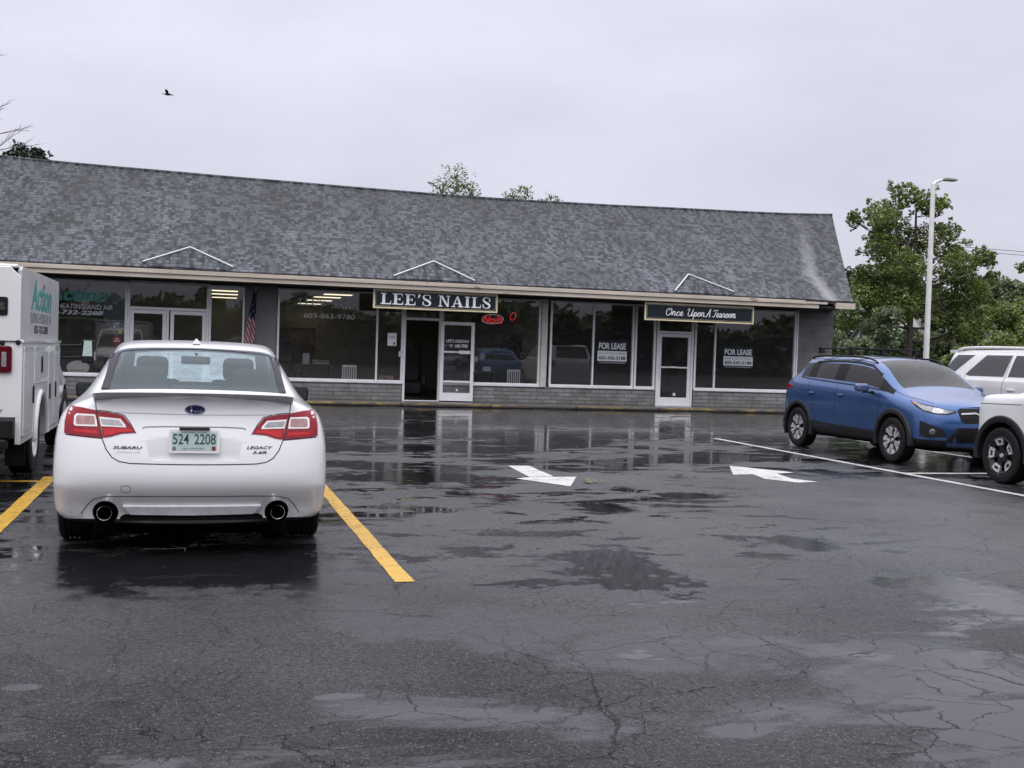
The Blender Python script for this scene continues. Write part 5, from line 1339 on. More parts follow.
    # cab: bonneted van nose
    mats = [M_trk, M_tint, M_black, M_well]
    T = lambda y, pts: [(0,y,.40),(.5,y,.40)]+[(x,y,z) for x, z in pts]
    st = [T(L+.06,[(.86,.42),(.90,.55),(.91,.75),(.91,.95),(.90,1.10),(.89,1.22),(.87,1.28),(.78,1.86),(.70,1.93),(.36,1.97),(0,1.98)]),
          T(L+.95,[(.86,.42),(.90,.55),(.91,.75),(.91,.95),(.90,1.08),(.885,1.18),(.86,1.24),(.77,1.82),(.68,1.90),(.36,1.94),(0,1.95)]),
          T(L+1.40,[(.86,.42),(.90,.55),(.91,.75),(.91,.92),(.895,1.03),(.87,1.11),(.85,1.16),(.81,1.46),(.72,1.52),(.38,1.56),(0,1.57)]),
          T(L+1.75,[(.86,.42),(.90,.55),(.91,.72),(.905,.86),(.885,.97),(.85,1.04),(.82,1.08),(.79,1.12),(.72,1.15),(.38,1.19),(0,1.20)]),
          T(L+2.1,[(.84,.42),(.885,.55),(.895,.70),(.885,.80),(.85,.89),(.80,.95),(.75,.98),(.70,1.0),(.60,1.02),(.3,1.05),(0,1.06)]),
          T(L+2.35,[(.66,.44),(.70,.52),(.71,.62),(.70,.70),(.67,.77),(.62,.81),(.56,.83),(.5,.845),(.42,.855),(.2,.87),(0,.875)])]
    WELLX[0] = .91
    full = car_cage(st, mats, lambda k,i,j: 2 if j <= 1 else 0, [(L+1.62,R,.47)], [], (.02,.07), 3)
    pm = split_mats(full, mats); ks = sorted(pm); link('cab', merge_meshes([pm[k] for k in ks], [mats[k] for k in ks]), S)
    bv = bvh_of(full)
    for s in (1,-1):
        SV = Proj(bv, (-s,0,0)); k = 1 if SV.u.y > 0 else -1
        b = MB(); SV.patch(b, [(k*(L+.22),1.30),(k*(L+.24),1.78),(k*(L+.92),1.74),(k*(L+1.38),1.22),(k*(L+1.30),1.20)], .006, .012, .06); b.build('cab_window', M_tint, S, True)
        b = MB(); SV.ribbon(b, [(k*(L+.16),1.8),(k*(L+.16),.5)], .01, .003); SV.ribbon(b, [(k*(L+1.30),1.16),(k*(L+1.22),.9),(k*(L+1.10),.5)], .01, .003); b.build('shut_line', M_gap, S)
        # tow mirror
        e_ = part('tow_mirror', S, (s*1.0, L+.98, 1.15))
        for z in (.10,.26): b = MB(); b.tube([(-s*.12,0,z-.02),(s*.20,0,z)], .016, 8); b.build('mirror_arm', M_black, e_, True)
        b = MB(); b.prism(rrect(.17,.325,.02,.335,.035), lambda u,v,t: (s*u,t,v), -.04, .08); b.build('mirror_housing', M_black, e_, bevel=.02)
        b = MB(); b.prism([(.185,.115),(.310,.115),(.300,.32),(.205,.32)], lambda u,v,t: (s*u,t,v), -.045, -.041); b.build('mirror_glass', MAT['painted_sky_mirror'], e_)
        b = MB(); b.prism(rrect(.19,.305,.035,.10,.02), lambda u,v,t: (s*u,t,v), -.045, -.041); b.build('spotter_mirror', M_tint, e_)
        b = MB(); b.prism(rrect(.328,.355,.06,.18,.012), lambda u,v,t: (s*u,t,v), -.02, .06); b.build('mirror_marker', M_clear, e_)
        FV = Proj(bv, (0,-1,0)); fk = 1 if FV.u.x > 0 else -1
        b = MB(); FV.patch(b, [(fk*s*.80,.86),(fk*s*.50,.90),(fk*s*.50,.72),(fk*s*.78,.70)], .006, .02, .04); b.build('head_lamp', M_lens, S, True)
    WV = Proj(bv, (0,-.8,-.6)); wv = lambda x, y, z: (WV.u.x*x, WV.v.y*y+WV.v.z*z)
    b = MB(); WV.patch(b, [wv(-.76,L+1.72,1.17),wv(.76,L+1.72,1.17),wv(.66,L+1.02,1.87),wv(-.66,L+1.02,1.87)], .006, .01, .08); b.build('windscreen', M_tint, S, True)
    FV = Proj(bv, (0,-1,0)); b = MB(); FV.patch(b, [(-.48,.86),(.48,.86),(.48,.62),(-.48,.62)], .004, .02, .06); b.build('grille', M_black, S, True)
    for s in (1,-1):
        put_wheel(S, 'plain', s*.84, ar, R, R, .24, .22, .1); put_wheel(S, 'plain', s*.80, L+1.62, R, R, .23, .22, .2)
        b = MB(); b.box(min(s*.74,s*.93), max(s*.74,s*.93), ar-.58, ar-.56, .14, .55); b.build('mud_flap', M_black, S)
    b = MB(); b.box(-.45,.45,.1,L+1.9,.36,.52); b.box(-.95,.95,.05,ar-.55,.40,.43); b.box(-.70,.70,ar-.5,ar+.5,.45,1.0); b.tube([(-.8,ar,R),(.8,ar,R)], .07, 8); b.build('chassis', M_well, S)
    return S
for nm, c in (('teal_vinyl',(.03,.30,.25)), ('grey_vinyl',(.20,.20,.22)), ('dark_vinyl',(.03,.03,.035)), ('yellow_vinyl',(.55,.36,.06)), ('white_vinyl',(.62,.64,.64)), ('green_vinyl',(.10,.16,.05))): plain(nm, c, .45, var=.05)
plain('painted_sky_mirror', (.52,.66,.60), .15, 0, .5, var=.04)  # reflected sky put into the mirror's colour

TRUCK = service_truck()
# ------------------------------------------------------------------ signs
M_signblk = plain('dark_slate_sign_paint', (.010,.017,.025), .4, 0, .3, var=.2)
M_gold = plain('cream_gold_border', (.78,.70,.46), .45, var=.12)
M_letter = plain('white_sign_letters', (.88,.88,.90), .4, var=.04)
SLAB = {   # serif capitals: list of quads/polygons in a unit-high box, plus advance width
 'L': ([[(.12,0),(.34,0),(.34,1),(.12,1)], [(0,.92),(.46,.92),(.46,1),(0,1)], [(0,0),(.80,0),(.80,.10),(0,.10)], [(.70,.10),(.80,.10),(.80,.36)]], .84),
 'E': ([[(.12,0),(.34,0),(.34,1),(.12,1)], [(0,.91),(.78,.91),(.78,1),(0,1)], [(0,0),(.82,0),(.82,.10),(0,.10)], [(.34,.46),(.58,.46),(.58,.54),(.34,.54)], [(.54,.36),(.60,.36),(.60,.64),(.54,.64)], [(.70,.91),(.78,.91),(.78,.66)], [(.72,.10),(.82,.10),(.82,.36)]], .88),
 "'": ([[(.04,.66),(.12,.66),(.26,.86),(.26,1.02),(.08,1.02),(.08,.86)]], .32),
 'N': ([[(.12,0),(.22,0),(.22,1),(.12,1)], [(.78,0),(.88,0),(.88,1),(.78,1)], [(.12,1),(.36,1),(.88,0),(.72,0)], [(0,.93),(.30,.93),(.30,1),(0,1)], [(0,0),(.36,0),(.36,.08),(0,.08)], [(.64,.92),(1.0,.92),(1.0,1),(.64,1)]], 1.04),
 'A': ([[(.10,0),(.20,0),(.50,.94),(.44,1)], [(.42,1),(.56,1),(.94,0),(.68,0)], [(.26,.28),(.70,.28),(.67,.36),(.29,.36)], [(0,0),(.32,0),(.32,.08),(0,.08)], [(.58,0),(1.02,0),(1.02,.08),(.58,.08)]], 1.04),
 'I': ([[(.12,0),(.34,0),(.34,1),(.12,1)], [(0,.92),(.46,.92),(.46,1),(0,1)], [(0,0),(.46,0),(.46,.08),(0,.08)]], .52),
 ' ': ([], .42)}
def s_letter():
    P = [(.62,.76),(.56,.93),(.36,.98),(.16,.92),(.10,.75),(.22,.58),(.44,.46),(.60,.32),(.60,.12),(.40,.02),(.18,.05),(.08,.24)]
    W_ = [.03,.05,.06,.10,.15,.18,.20,.18,.13,.07,.06,.03]
    C_ = catmull([p+(0,) for p in P], 4); n = len(C_); out = []
    Ws = [W_[min(int(i/4), 11)]*(1-(i % 4)/4)+W_[min(int(i/4)+1, 11)]*((i % 4)/4) for i in range(n)]
    L_ = []; R_ = []
    for i in range(n):
        t = (C_[min(i+1,n-1)]-C_[max(i-1,0)]).normalized(); nn = Vector((-t.y, t.x, 0))*Ws[i]/2
        L_.append(C_[i]+nn); R_.append(C_[i]-nn)
    q = [[(L_[i].x,L_[i].y),(L_[i+1].x,L_[i+1].y),(R_[i+1].x,R_[i+1].y),(R_[i].x,R_[i].y)] for i in range(n-1)]
    q += [[(.58,.62),(.66,.62),(.66,.96),(.58,.80)], [(.03,.02),(.11,.20),(.11,.36),(.03,.36)]]
    return q, .74
SLAB['S'] = s_letter()
def slab_text(mb, s, h, w, fn, depth=.012):
    adv = sum(SLAB[c][1]+.08 for c in s)-.08; k = w/adv; x = 0
    for c in s:
        for n_, poly in enumerate(SLAB[c][0]):
            mb.prism([((x+a)*k, b*h) for a, b in poly], lambda u,v,t: fn(u,v,t), 0, depth*(1+.03*n_))
        x += SLAB[c][1]+.08
def hanging_sign(name, label, x0, x1, z0, z1, y, group):
    S = thing(name, label, 'sign', ((x0+x1)/2, y, z0), 0, group)
    w, h = (x1-x0)/2, z1-z0
    b = MB(); b.box(-w,w,0,.05,0,h); b.build('sign_board', M_gold, S, bevel=.006)
    # dark face with notched corners
    i, c = .045, .06
    P = [(-w+i+c,i),(w-i-c,i),(w-i-c*.3,i+c*.3),(w-i,i+c),(w-i,h-i-c),(w-i-c*.3,h-i-c*.3),(w-i-c,h-i),(-w+i+c,h-i),(-w+i+c*.3,h-i-c*.3),(-w+i,h-i-c),(-w+i,i+c),(-w+i+c*.3,i+c*.3)]
    P = [(-w+i,i),(w-i,i),(w-i,h-i),(-w+i,h-i)]
    b = MB(); b.prism(P, lambda u,v,t: (u,t,v), -.006, -.001); f = b.build('sign_face', M_signblk, S)
    b = MB(); j = i+.018
    def frame(j, c, t=.008):
        o = [(-w+j+c,j),(w-j-c,j),(w-j,j+c),(w-j,h-j-c),(w-j-c,h-j),(-w+j+c,h-j),(-w+j,h-j-c),(-w+j,j+c)]
        b.tube([(u,-.007,v) for u,v in o], t/2, 4, closed=True)
    frame(j, .035); b.build('pin_line', M_gold, f)
    for s in (-1,1):
        b = MB(); b.box(s*w*.7-.02, s*w*.7+.02, .01, .04, h-.002, h+.06); b.build('hanger', M_black, S)
    return S, w, h
S, w, h = hanging_sign('shop_sign', 'black sign with gold border and white serif capitals LEE\'S NAILS', 4.35, 7.63, 2.515, 3.01, 29.0, 'painted signs hung under the eave')
b = MB(); slab_text(b, "LEE'S", .285, 1.32, lambda u,v,t: (-1.45+u, -.007-t, .108+v)); b.build('lettering', M_letter, S)
b = MB(); slab_text(b, "NAILS", .285, 1.40, lambda u,v,t: (.05+u, -.007-t, .108+v)); b.build('lettering', M_letter, S)
S, w, h = hanging_sign('shop_sign', 'black sign with gold border and white script reading Once Upon A Tearoom', 11.78, 15.06, 2.495, 2.985, 29.0, 'painted signs hung under the eave')
SCRIPT = {  # joined handwriting strokes in a unit x-height box
 'O': ([[(.75,1.75),(.3,1.6),(.05,.95),(.2,.2),(.6,0),(1.0,.4),(1.1,1.1),(.85,1.7),(.45,1.65),(.5,1.3),(1.1,1.45)]], 1.25),
 'U': ([[(0,1.45),(.25,1.75),(.42,1.5),(.3,.6),(.45,.08),(.8,.05),(1.1,.5),(1.3,1.7),(1.2,.5),(1.3,.02),(1.55,.25)]], 1.6),
 'A': ([[(.0,.1),(.2,.0),(.5,.5),(.9,1.75),(1.0,1.7),(1.0,.6),(1.1,.02),(1.3,.2)], [(.3,.6),(.7,.75),(1.15,.6)]], 1.3),
 'T': ([[(.1,1.35),(.2,1.7),(.7,1.6),(1.3,1.75)], [(.8,1.62),(.7,.9),(.5,.15),(.2,.02),(.05,.25)]], 1.0),
 'n': ([[(0,.2),(.15,.9),(.2,.9),(.15,.0)], [(.17,.6),(.45,.95),(.62,.8),(.6,.15),(.75,.02),(.9,.25)]], .88),
 'c': ([[(0,.2),(.15,.5),(.4,.92),(.62,.85),(.6,.72)], [(.4,.92),(.15,.6),(.2,.1),(.5,0),(.8,.3)]], .78),
 'e': ([[(0,.2),(.3,.42),(.55,.75),(.4,.95),(.18,.7),(.2,.15),(.45,0),(.8,.28)]], .78),
 'p': ([[(0,.2),(.2,.95),(.22,.5),(.1,-.75)], [(.2,.7),(.5,.95),(.7,.6),(.5,.05),(.22,.1)], [(.55,.05),(.85,.25)]], .85),
 'o': ([[(0,.25),(.2,.7),(.45,.95),(.2,.75),(.18,.2),(.45,0),(.68,.35),(.6,.85),(.45,.95),(.6,.7),(.9,.75)]], .86),
 'a': ([[(.62,.85),(.35,.95),(.12,.55),(.2,.08),(.42,.1),(.62,.9),(.62,.2),(.75,.0),(.92,.25)]], .9),
 'r': ([[(0,.2),(.2,1.0),(.3,.85),(.6,.85),(.5,.3),(.65,.02),(.85,.25)]], .82),
 'm': ([[(0,.2),(.12,.9),(.18,.9),(.12,0)], [(.15,.6),(.38,.95),(.5,.8),(.46,.0)], [(.48,.6),(.72,.95),(.86,.8),(.82,.15),(.95,.02),(1.1,.25)]], 1.1),
 ' ': ([], .55)}
def script_text(mb, s, h, w, fn, r):
    adv = sum(SCRIPT[c][1] for c in s); k = w/adv; x = 0
    for c in s:
        for st in SCRIPT[c][0]:
            pts = [fn((x+a+.22*b_)*k, b_*h, 0) for a, b_ in st]
            mb.tube(catmull(pts, 4), r, 5)
        x += SCRIPT[c][1]
for word, x0, ww in (('Once', -1.04, .52), ('Upon', -.42, .54), ('A', .15, .15), ('Tearoom', .36, .70)):
    b = MB(); script_text(b, word, .115, ww, lambda u,v,t: (x0+u, -.010, .155+v), .0125); b.build('script_lettering', M_letter, S)

# FOR LEASE posters inside the glass
def lease(x0, x1, z0, z1, label):
    S = thing('lease_sign', label, 'poster', ((x0+x1)/2, WY-.012, z0), 0, 'for lease posters in the empty shop windows')
    w, h = (x1-x0)/2, z1-z0
    b = MB(); b.box(-w,w,-.003,.003,0,h); b.build('poster_board', M_signblk, S)
    b = MB(); b.box(-w,w,-.006,-.004,h*.13,h*.56); p = b.build('white_panel', plain('poster_white', (.66,.70,.71), .45, var=.03) if 'poster_white' not in MAT else MAT['poster_white'], S)
    b = MB(); add_text(b, text_fit('FOR LEASE', w*1.84, h*.27, bold=.035), lambda u,v: (-w*.92+u,-.0045,h*.63+v)); b.build('heading', MAT['poster_white'], S)
    b = MB(); add_text(b, text_fit('Town & Country Realty', w*1.8, h*.11, shear=.25), lambda u,v: (-w*.9+u,-.0075,h*.40+v)); b.build('agent_name', MAT['grey_vinyl'], p)
    b = MB(); add_text(b, text_fit('603-542-5188', w*1.84, h*.15, bold=.03), lambda u,v: (-w*.92+u,-.0075,h*.19+v)); b.build('phone_number', M_signblk, p)
    b = MB(); b.box(-w*.9,w*.9,-.006,-.004,h*.04,h*.085); b.build('foot_line', MAT['grey_vinyl'], S)
lease(10.92, 11.80, 1.25, 1.92, 'black and white FOR LEASE poster in the window left of the tearoom door')
lease(14.80, 15.74, 1.24, 1.86, 'black and white FOR LEASE poster in the large window right of the tearoom door')

# neon in the salon window
M_neon = plain('red_neon', (.6,.03,.04), .4, var=.02, emit=(1,.05,.07), emit_s=.45)
M_neonw = plain('pale_neon', (.6,.6,.62), .4, var=.02, emit=(.9,.85,.9), emit_s=.15)
S = thing('neon_sign', 'red neon Nails sign inside a pale oval ring in the salon window', 'neon sign', (7.87, WY+.10, 2.39), 0)
b = MB(); b.tube([(.30*math.cos(a)+.03*math.sin(a), 0, .125*math.sin(a)) for a in [2*PI*k/32 for k in range(32)]], .011, 6, closed=True); b.build('neon_ring', M_neonw, S, True)
ST = {'N': ([[(0,0),(.08,1)], [(.08,1),(.42,.0)], [(.42,0),(.5,1)]], .6), 'a': ([[(.3,.55),(.1,.6),(.02,.25),(.15,0),(.3,.2)], [(.32,.6),(.30,.1),(.38,0)]], .45),
      'i': ([[(.06,.6),(.06,0)], [(.08,.8),(.08,.88)]], .2), 'l': ([[(.08,1),(.08,0)]], .2), 's': ([[(.3,.55),(.12,.6),(.06,.42),(.28,.2),(.2,0),(.02,.05)]], .38)}
x = 0
for c in 'Nails':
    b = MB()
    for st in ST[c][0]: b.tube(catmull([(-.27+(x+u)*.30+v*.035, -.03, -.10+v*.19) for u, v in st], 4), .017, 6)
    b.build('neon_letter', M_neon, S, True); x += ST[c][1]
S = thing('neon_sign', 'small pink neon oval hung right of the Nails sign', 'neon sign', (8.45, WY+.10, 2.49), 0)
b = MB(); b.tube([(.075*math.cos(a)+.02*math.sin(a), 0, .105*math.sin(a)) for a in [2*PI*k/28 for k in range(28)]], .012, 6, closed=True); b.build('neon_ring', M_neon, S, True)
b = MB(); b.tube([(0,0,.12),(0,0,.50)], .004, 4); b.build('hanging_cord', M_black, S)

# lettering on the glass
def vinyl(name, label, lines, y=WY-.004, x=0, z=0, cat='lettering'):
    S = thing(name, label, cat, (x, y, z))
    for body, u, v, w_, h_, m, kw in lines:
        b = MB()
        if kw.get('slab'): slab_text(b, body, h_, w_, lambda a,c,t: (u+a, -t*.1, v+c))
        else: add_text(b, text_fit(body, w_, h_, **kw), lambda a,c: (u+a, 0, v+c))
        b.build('vinyl_line', MAT[m], S)
    return S
plain('faded_vinyl', (.60,.60,.59), .5)
vinyl('window_lettering', 'faded white window lettering LEE\'S NAILS with a phone number below', [("LEE'S",0,.32,.68,.19,'faded_vinyl',dict(slab=1)),("NAILS",.85,.28,.72,.19,'faded_vinyl',dict(slab=1)),('603-863-9780',.14,0,1.34,.125,'faded_vinyl',dict(bold=.0))], x=2.59, z=2.23)
S = vinyl('window_lettering', 'teal Action window lettering for plumbing heating and air', [('Action',-.02,.34,1.45,.34,'teal_vinyl',dict(bold=.03,shear=.3)),('PLUMBING HEATING AND AIR',-.52,.14,2.08,.125,'white_vinyl',dict()),('833-732-2288',-.12,0,1.45,.105,'white_vinyl',dict(bold=.02,shear=.2)),('actionplumbingheatingair.com',-.05,-.13,1.5,.07,'green_vinyl',dict())], x=-3.56, z=2.09)
b = MB(); b.add([(.92,0,.70),(1.0,0,.70),(.99,0,.80),(.95,0,.76)], [(0,1,2,3)]); b.build('flame_mark', MAT['yellow_vinyl'], S)
M_decal = plain('dark_blue_decal', (.014,.034,.058), .4, var=.25, vscale=2)
S = thing('window_decal', 'dark blue curtain shaped decal in the window beside the double doors', 'decal', (-2.1, WY+.02, 1.5))
b = MB(); b.poly([(-.75,0,1.42),(.37,0,1.42),(.37,0,.22),(.26,0,0),(.12,0,.18),(-.28,0,.85)]); b.build('blue_field', M_decal, S)
b = MB(); b.bar((-.26,-.003,.83), (.22,-.003,.02), .01, .02, (1,0,0)); b.build('edge_stripe', plain('pale_blue_stripe', (.09,.16,.22), .4), S)
S = thing('window_decal', 'curved blue cream and orange stripes low in the narrow side window', 'decal', (.36, WY+.02, .62))
for k, (m, z0, dz) in enumerate((('cream_stripe',.62,.26), ('blue_stripe',.36,.24), ('orange_stripe',.26,.09), ('light_blue_stripe',.06,.18))):
    col = dict(cream_stripe=(.13,.115,.085), blue_stripe=(.02,.05,.10), orange_stripe=(.19,.075,.03), light_blue_stripe=(.05,.12,.17))[m]
    b = MB(); n = 12; vs = []; fs = []
    for i in range(n+1):
        u = .82*i/n; z = z0+.14*math.sin(u*2.2-.6)+.10*u
        vs += [(u,-.002*k,z),(u,-.002*k,z+dz)]
        if i: a = 2*i-2; fs.append((a,a+2,a+3,a+1))
    b.add(vs, fs); b.build('stripe', plain(m, col, .5), S)
# little stickers and notices
def sheet(name, label, cat, x, z, w_, h_, m, y=WY-.004, marks=()):
    S = thing(name, label, cat, (x, y, z))
    b = MB(); b.box(-w_/2,w_/2,-.002,.001,0,h_); b.build('sheet', m, S)
    for (mw_, u0, u1, v0, v1) in marks:
        b = MB(); b.box(u0,u1,-.004,-.0025,v0,v1); b.build('printed_mark', mw_, S)
    return S
sheet('paper_notice', 'white printed notice taped inside the window left of the open doorway', 'notice', 5.08, 1.57, .24, .34, M_letter, marks=((MAT['grey_vinyl'],-.08,.08,.24,.26),(MAT['grey_vinyl'],-.08,.08,.19,.205),(MAT['dark_vinyl'],.03,.08,.03,.09)))
sheet('sticker', 'small pale sticker on the door jamb beside the open doorway', 'sticker', 5.31, 1.28, .10, .15, MAT['faded_vinyl'], y=WY-.056)
S = thing('sticker', 'round red sticker in the window beside the double doors', 'sticker', (-1.89, WY-.006, 1.475))
b = MB(); b.prism([(.125*math.cos(a),.125*math.sin(a)) for a in [2*PI*(k+.5)/8 for k in range(8)]], lambda u,v,t: (u,t,v), -.002, .001); b.build('red_disc', plain('dull_red_vinyl', (.13,.02,.03), .5), S)
b = MB(); b.box(-.07,.07,-.004,-.003,-.02,.0); b.box(-.05,.05,-.004,-.003,.035,.055); b.build('sticker_print', MAT['faded_vinyl'], S)
sheet('sticker', 'yellow green tag above the round red sticker', 'sticker', -1.82, 1.64, .09, .13, plain('yellow_green_tag', (.36,.38,.13), .5))
S = thing('sticker', 'white initials JT on the blue window decal', 'sticker', (-1.98, WY-.006, 1.80)); b = MB(); add_text(b, text_fit('JT', .15, .12), lambda u,v: (u,0,v)); b.build('initials', MAT['white_vinyl'], S)

# ------------------------------------------------------------------ inside the shops
for x0, x1 in ((-8,-1.7), (2.08,5.36), (6.44,9.2)):
    b = MB(); b.box(x0, x1, WY+.145, WY+.42, .565, .60); bpart(b, 'window_ledge', M_panelgrey)
def slat_chair(x, y, label):
    S = thing('slat_chair', label, 'chair', (x, y, .112), rad(6), 'white slat back chairs in the salon')
    b = MB(); b.box(-.2,.2,-.2,.2,.42,.45); b.build('seat', M_whitep, S)
    for sx in (-1,1):
        for sy in (-1,1): b = MB(); b.box(sx*.18-.017,sx*.18+.017,sy*.18-.017,sy*.18+.017,0,.42 if sy > 0 else .90); b.build('leg', M_whitep, S)
    b = MB(); b.box(-.163,.163,-.19,-.17,.84,.90); b.build('top_rail', M_whitep, S)
    for k in range(5): b = MB(); b.box(-.135+.06*k,-.105+.06*k,-.186,-.174,.45,.84); b.build('slat', M_whitep, S)
slat_chair(4.03, 31.15, 'white slat back chair behind the window with faded lettering'); slat_chair(8.66, 31.15, 'white slat back chair behind the window with the neon sign')
M_vinyl = plain('black_vinyl_upholstery', (.012,.012,.013), .35)
def salon_chair(x, y, label, rz_=0):
    S = thing('salon_chair', label, 'chair', (x, y, .112), rz_, 'dark salon chairs')
    b = MB(); b.box(-.36,.36,-.4,.4,.05,.46); b.build('base', M_vinyl, S, bevel=.06)
    b = MB(); b.obox((0,.42,.95), (.62,.22,1.15), Matrix.Rotation(rad(-14),3,'X')); b.build('backrest', M_vinyl, S, bevel=.08)
    b = MB(); b.obox((0,.50,1.50), (.30,.18,.26), Matrix.Rotation(rad(-14),3,'X')); b.build('headrest', M_vinyl, S, bevel=.07)
    for s in (-1,1): b = MB(); b.box(s*.40-.08,s*.40+.08,-.35,.35,.3,.66); b.build('armrest', M_vinyl, S, bevel=.04)
salon_chair(2.45, 31.7, 'black padded salon chair at the left end of the salon window', rad(15))
salon_chair(6.15, 33.3, 'black padded salon chair seen through the open doorway', rad(-10))
salon_chair(7.35, 32.4, 'black padded salon chair behind the folded back door', rad(20))
def table(name, label, x, y, w_, d_, h_, m):
    S = thing(name, label, 'table', (x, y, .112))
    b = MB(); b.box(-w_/2,w_/2,-d_/2,d_/2,h_-.04,h_); b.build('table_top', m, S, bevel=.008)
    for sx in (-1,1): b = MB(); b.box(sx*(w_/2-.03)-.02,sx*(w_/2-.03)+.02,-d_/2+.02,d_/2-.02,0,h_-.04); b.build('side_panel', m, S)
    return S
M_wood = plain('dark_wood_laminate', (.045,.035,.03), .4)
table('reception_desk', 'dark reception desk behind the salon window', 3.15, 31.6, .95, .5, .88, M_wood)
table('nail_table', 'dark narrow manicure table behind the neon sign', 7.75, 31.4, .9, .45, .82, M_wood)
S = thing('printer', 'grey printer standing on the reception desk', 'printer', (3.32, 31.55, .995)); b = MB(); b.box(-.24,.24,-.18,.18,0,.12); b.build('case', M_panelgrey, S, bevel=.02); b = MB(); b.box(-.18,.18,-.24,-.181,.02,.035); b.build('paper_tray', M_whitep, S)
sheet('paper_notice', 'upright white card on the reception desk', 'card', 2.93, .995, .18, .30, MAT['faded_vinyl'], y=31.5)
S = thing('task_lamp', 'small white lamp on the manicure table', 'lamp', (7.62, 31.35, .935)); b = MB(); b.lathe([(0,0),(.07,0),(.07,.015),(.01,.02),(.01,.26),(0,.26)], (0,0,0), (0,0,1), 14); b.build('stand', M_whitep, S); b = MB(); b.box(-.09,.09,-.05,.05,.26,.42); b.build('lamp_shade', MAT['faded_vinyl'], S, bevel=.02)
S = thing('towel_stack', 'folded pale towels on the manicure table', 'towels', (7.98, 31.38, .935)); b = MB(); b.box(-.12,.12,-.1,.1,0,.07); b.build('towel', MAT['faded_vinyl'], S, bevel=.02); b = MB(); b.box(-.11,.11,-.09,.09,.071,.13); b.build('towel', MAT['faded_vinyl'], S, bevel=.02)
S = thing('cardboard_box', 'brown cardboard box on the window ledge left of the open doorway', 'box', (4.98, WY+.29, .602)); b = MB(); b.box(-.20,.20,-.11,.11,0,.15); b.build('carton', plain('brown_cardboard', (.23,.135,.08), .7), S); b = MB(); b.lathe([(0,-.003),(.035,-.003),(.035,0)], (-.02,-.111,.08), (0,1,0), 12); b.build('hand_hole', M_gap, S); b = MB(); b.box(-.2,.2,-.012,.012,.150,.152); b.build('tape', MAT['faded_vinyl'], S)
S = thing('oval_tray', 'pale oval tray leaning on the window ledge beside the truck mirror', 'tray', (-2.82, WY+.22, .60)); b = MB()
b.prism([(.27*math.cos(a), .17+.17*math.sin(a)) for a in [2*PI*k/32 for k in range(32)]], lambda u,v,t: (u,t+.25*v,v), 0, .02); b.build('tray', plain('pale_tray_plastic', (.44,.445,.44), .4), S, bevel=.004)
b = MB(); b.prism([(-.2,.03),(.2,.03),(.17,.12),(-.17,.12)], lambda u,v,t: (u,t+.25*v,v), -.012, -.002); b.build('green_label', plain('olive_label', (.27,.28,.16), .5), S)
def polish():
    t = NT('rows_of_polish_bottles'); P = t.obj(); v = t.voro(t.mapping(P, (14,1,9)), 1)
    c = t.mix(t.mapr(v.outputs['Distance'], .16, .22, .85, 0), (.012,.010,.012), t.mix(.45, v.outputs['Color'], (.5,.25,.3))); t.bsdf(c, .3); return t.m
S = thing('polish_rack', 'dark wall rack of nail polish bottles behind the neon window', 'rack', (8.85, 32.3, 1.05)); b = MB(); b.box(-.42,.42,0,.06,0,.98); b.build('rack_board', polish(), S)
for k in range(5): b = MB(); b.box(-.42,.42,-.05,-.001,.1+.18*k,.112+.18*k); b.build('shelf', M_wood, S)
b = MB(); b.box(-.42,-.38,0,.05,-.94,-.001); b.box(.38,.42,0,.05,-.94,-.001); b.build('rack_legs', M_wood, S)
S = thing('shop_shelf', 'dim shelving unit behind the Action window', 'shelf', (-3.2, 33.5, .112)); b = MB(); b.box(-1.2,1.2,0,.4,.0,1.0); b.build('cabinet', M_wood, S); b = MB(); b.box(-1.25,1.25,-.02,.42,1.001,1.04); b.build('counter_top', M_panelgrey, S)
S = thing('wall_picture', 'tan framed picture on the salon back wall', 'picture', (3.2, 39.9, 1.6)); b = MB(); b.box(-.8,.8,-.03,0,-.4,.5); b.build('frame', M_wood, S); b = MB(); b.box(-.72,.72,-.036,-.031,-.33,.43); b.build('canvas', plain('tan_canvas', (.16,.12,.08), .7), S)

# ------------------------------------------------------------------ flag on the wall between the shops
def flagmat():
    t = NT('flag_cloth'); P = t.obj(); s = t.sep(P)
    q = t.math('ADD', s['Z'], t.math('MULTIPLY', s['X'], 2.6))
    st = t.math('PINGPONG', t.math('MULTIPLY', q, 5.2), .5)
    stripes = t.mix(t.mapr(st, .2, .3), (.25,.012,.03), (.48,.46,.48))
    v = t.voro(t.mapping(P, (16,4,11)), 1); stars = t.mix(t.mapr(v.outputs['Distance'], .24, .30, 1, 0), (.008,.008,.028), (.36,.36,.38))
    c = t.mix(t.mapr(t.math('ADD', s['Z'], t.math('MULTIPLY', s['X'], .5)), .60, .605), stripes, stars)
    t.bsdf(c, .7); return t.m
S = thing('wall_flag', 'furled American flag hanging from a short pole on the grey wall panel', 'flag', (1.36, 29.95, 1.56))
b = MB(); n = 16; vs = []; fs = []
for j in range(15):
    z = 1.34*j/14; w_ = .13*(1-.72*(z/1.34)**1.3); cx = -.03+.13*(z/1.34)
    for i in range(n+1):
        u = i/n; vs.append((cx+(u-.5)*2*w_, .05*math.sin(u*13+z*1.5)*(1-.5*z/1.34)+.02*math.sin(z*5), z-.06*math.sin(u*3.1)*(1-z/1.34)))
for j in range(14):
    for i in range(n): a = j*(n+1)+i; fs.append((a,a+1,a+n+2,a+n+1))
b.add(vs, fs); o = b.build('flag_cloth', flagmat(), S, True, 80)
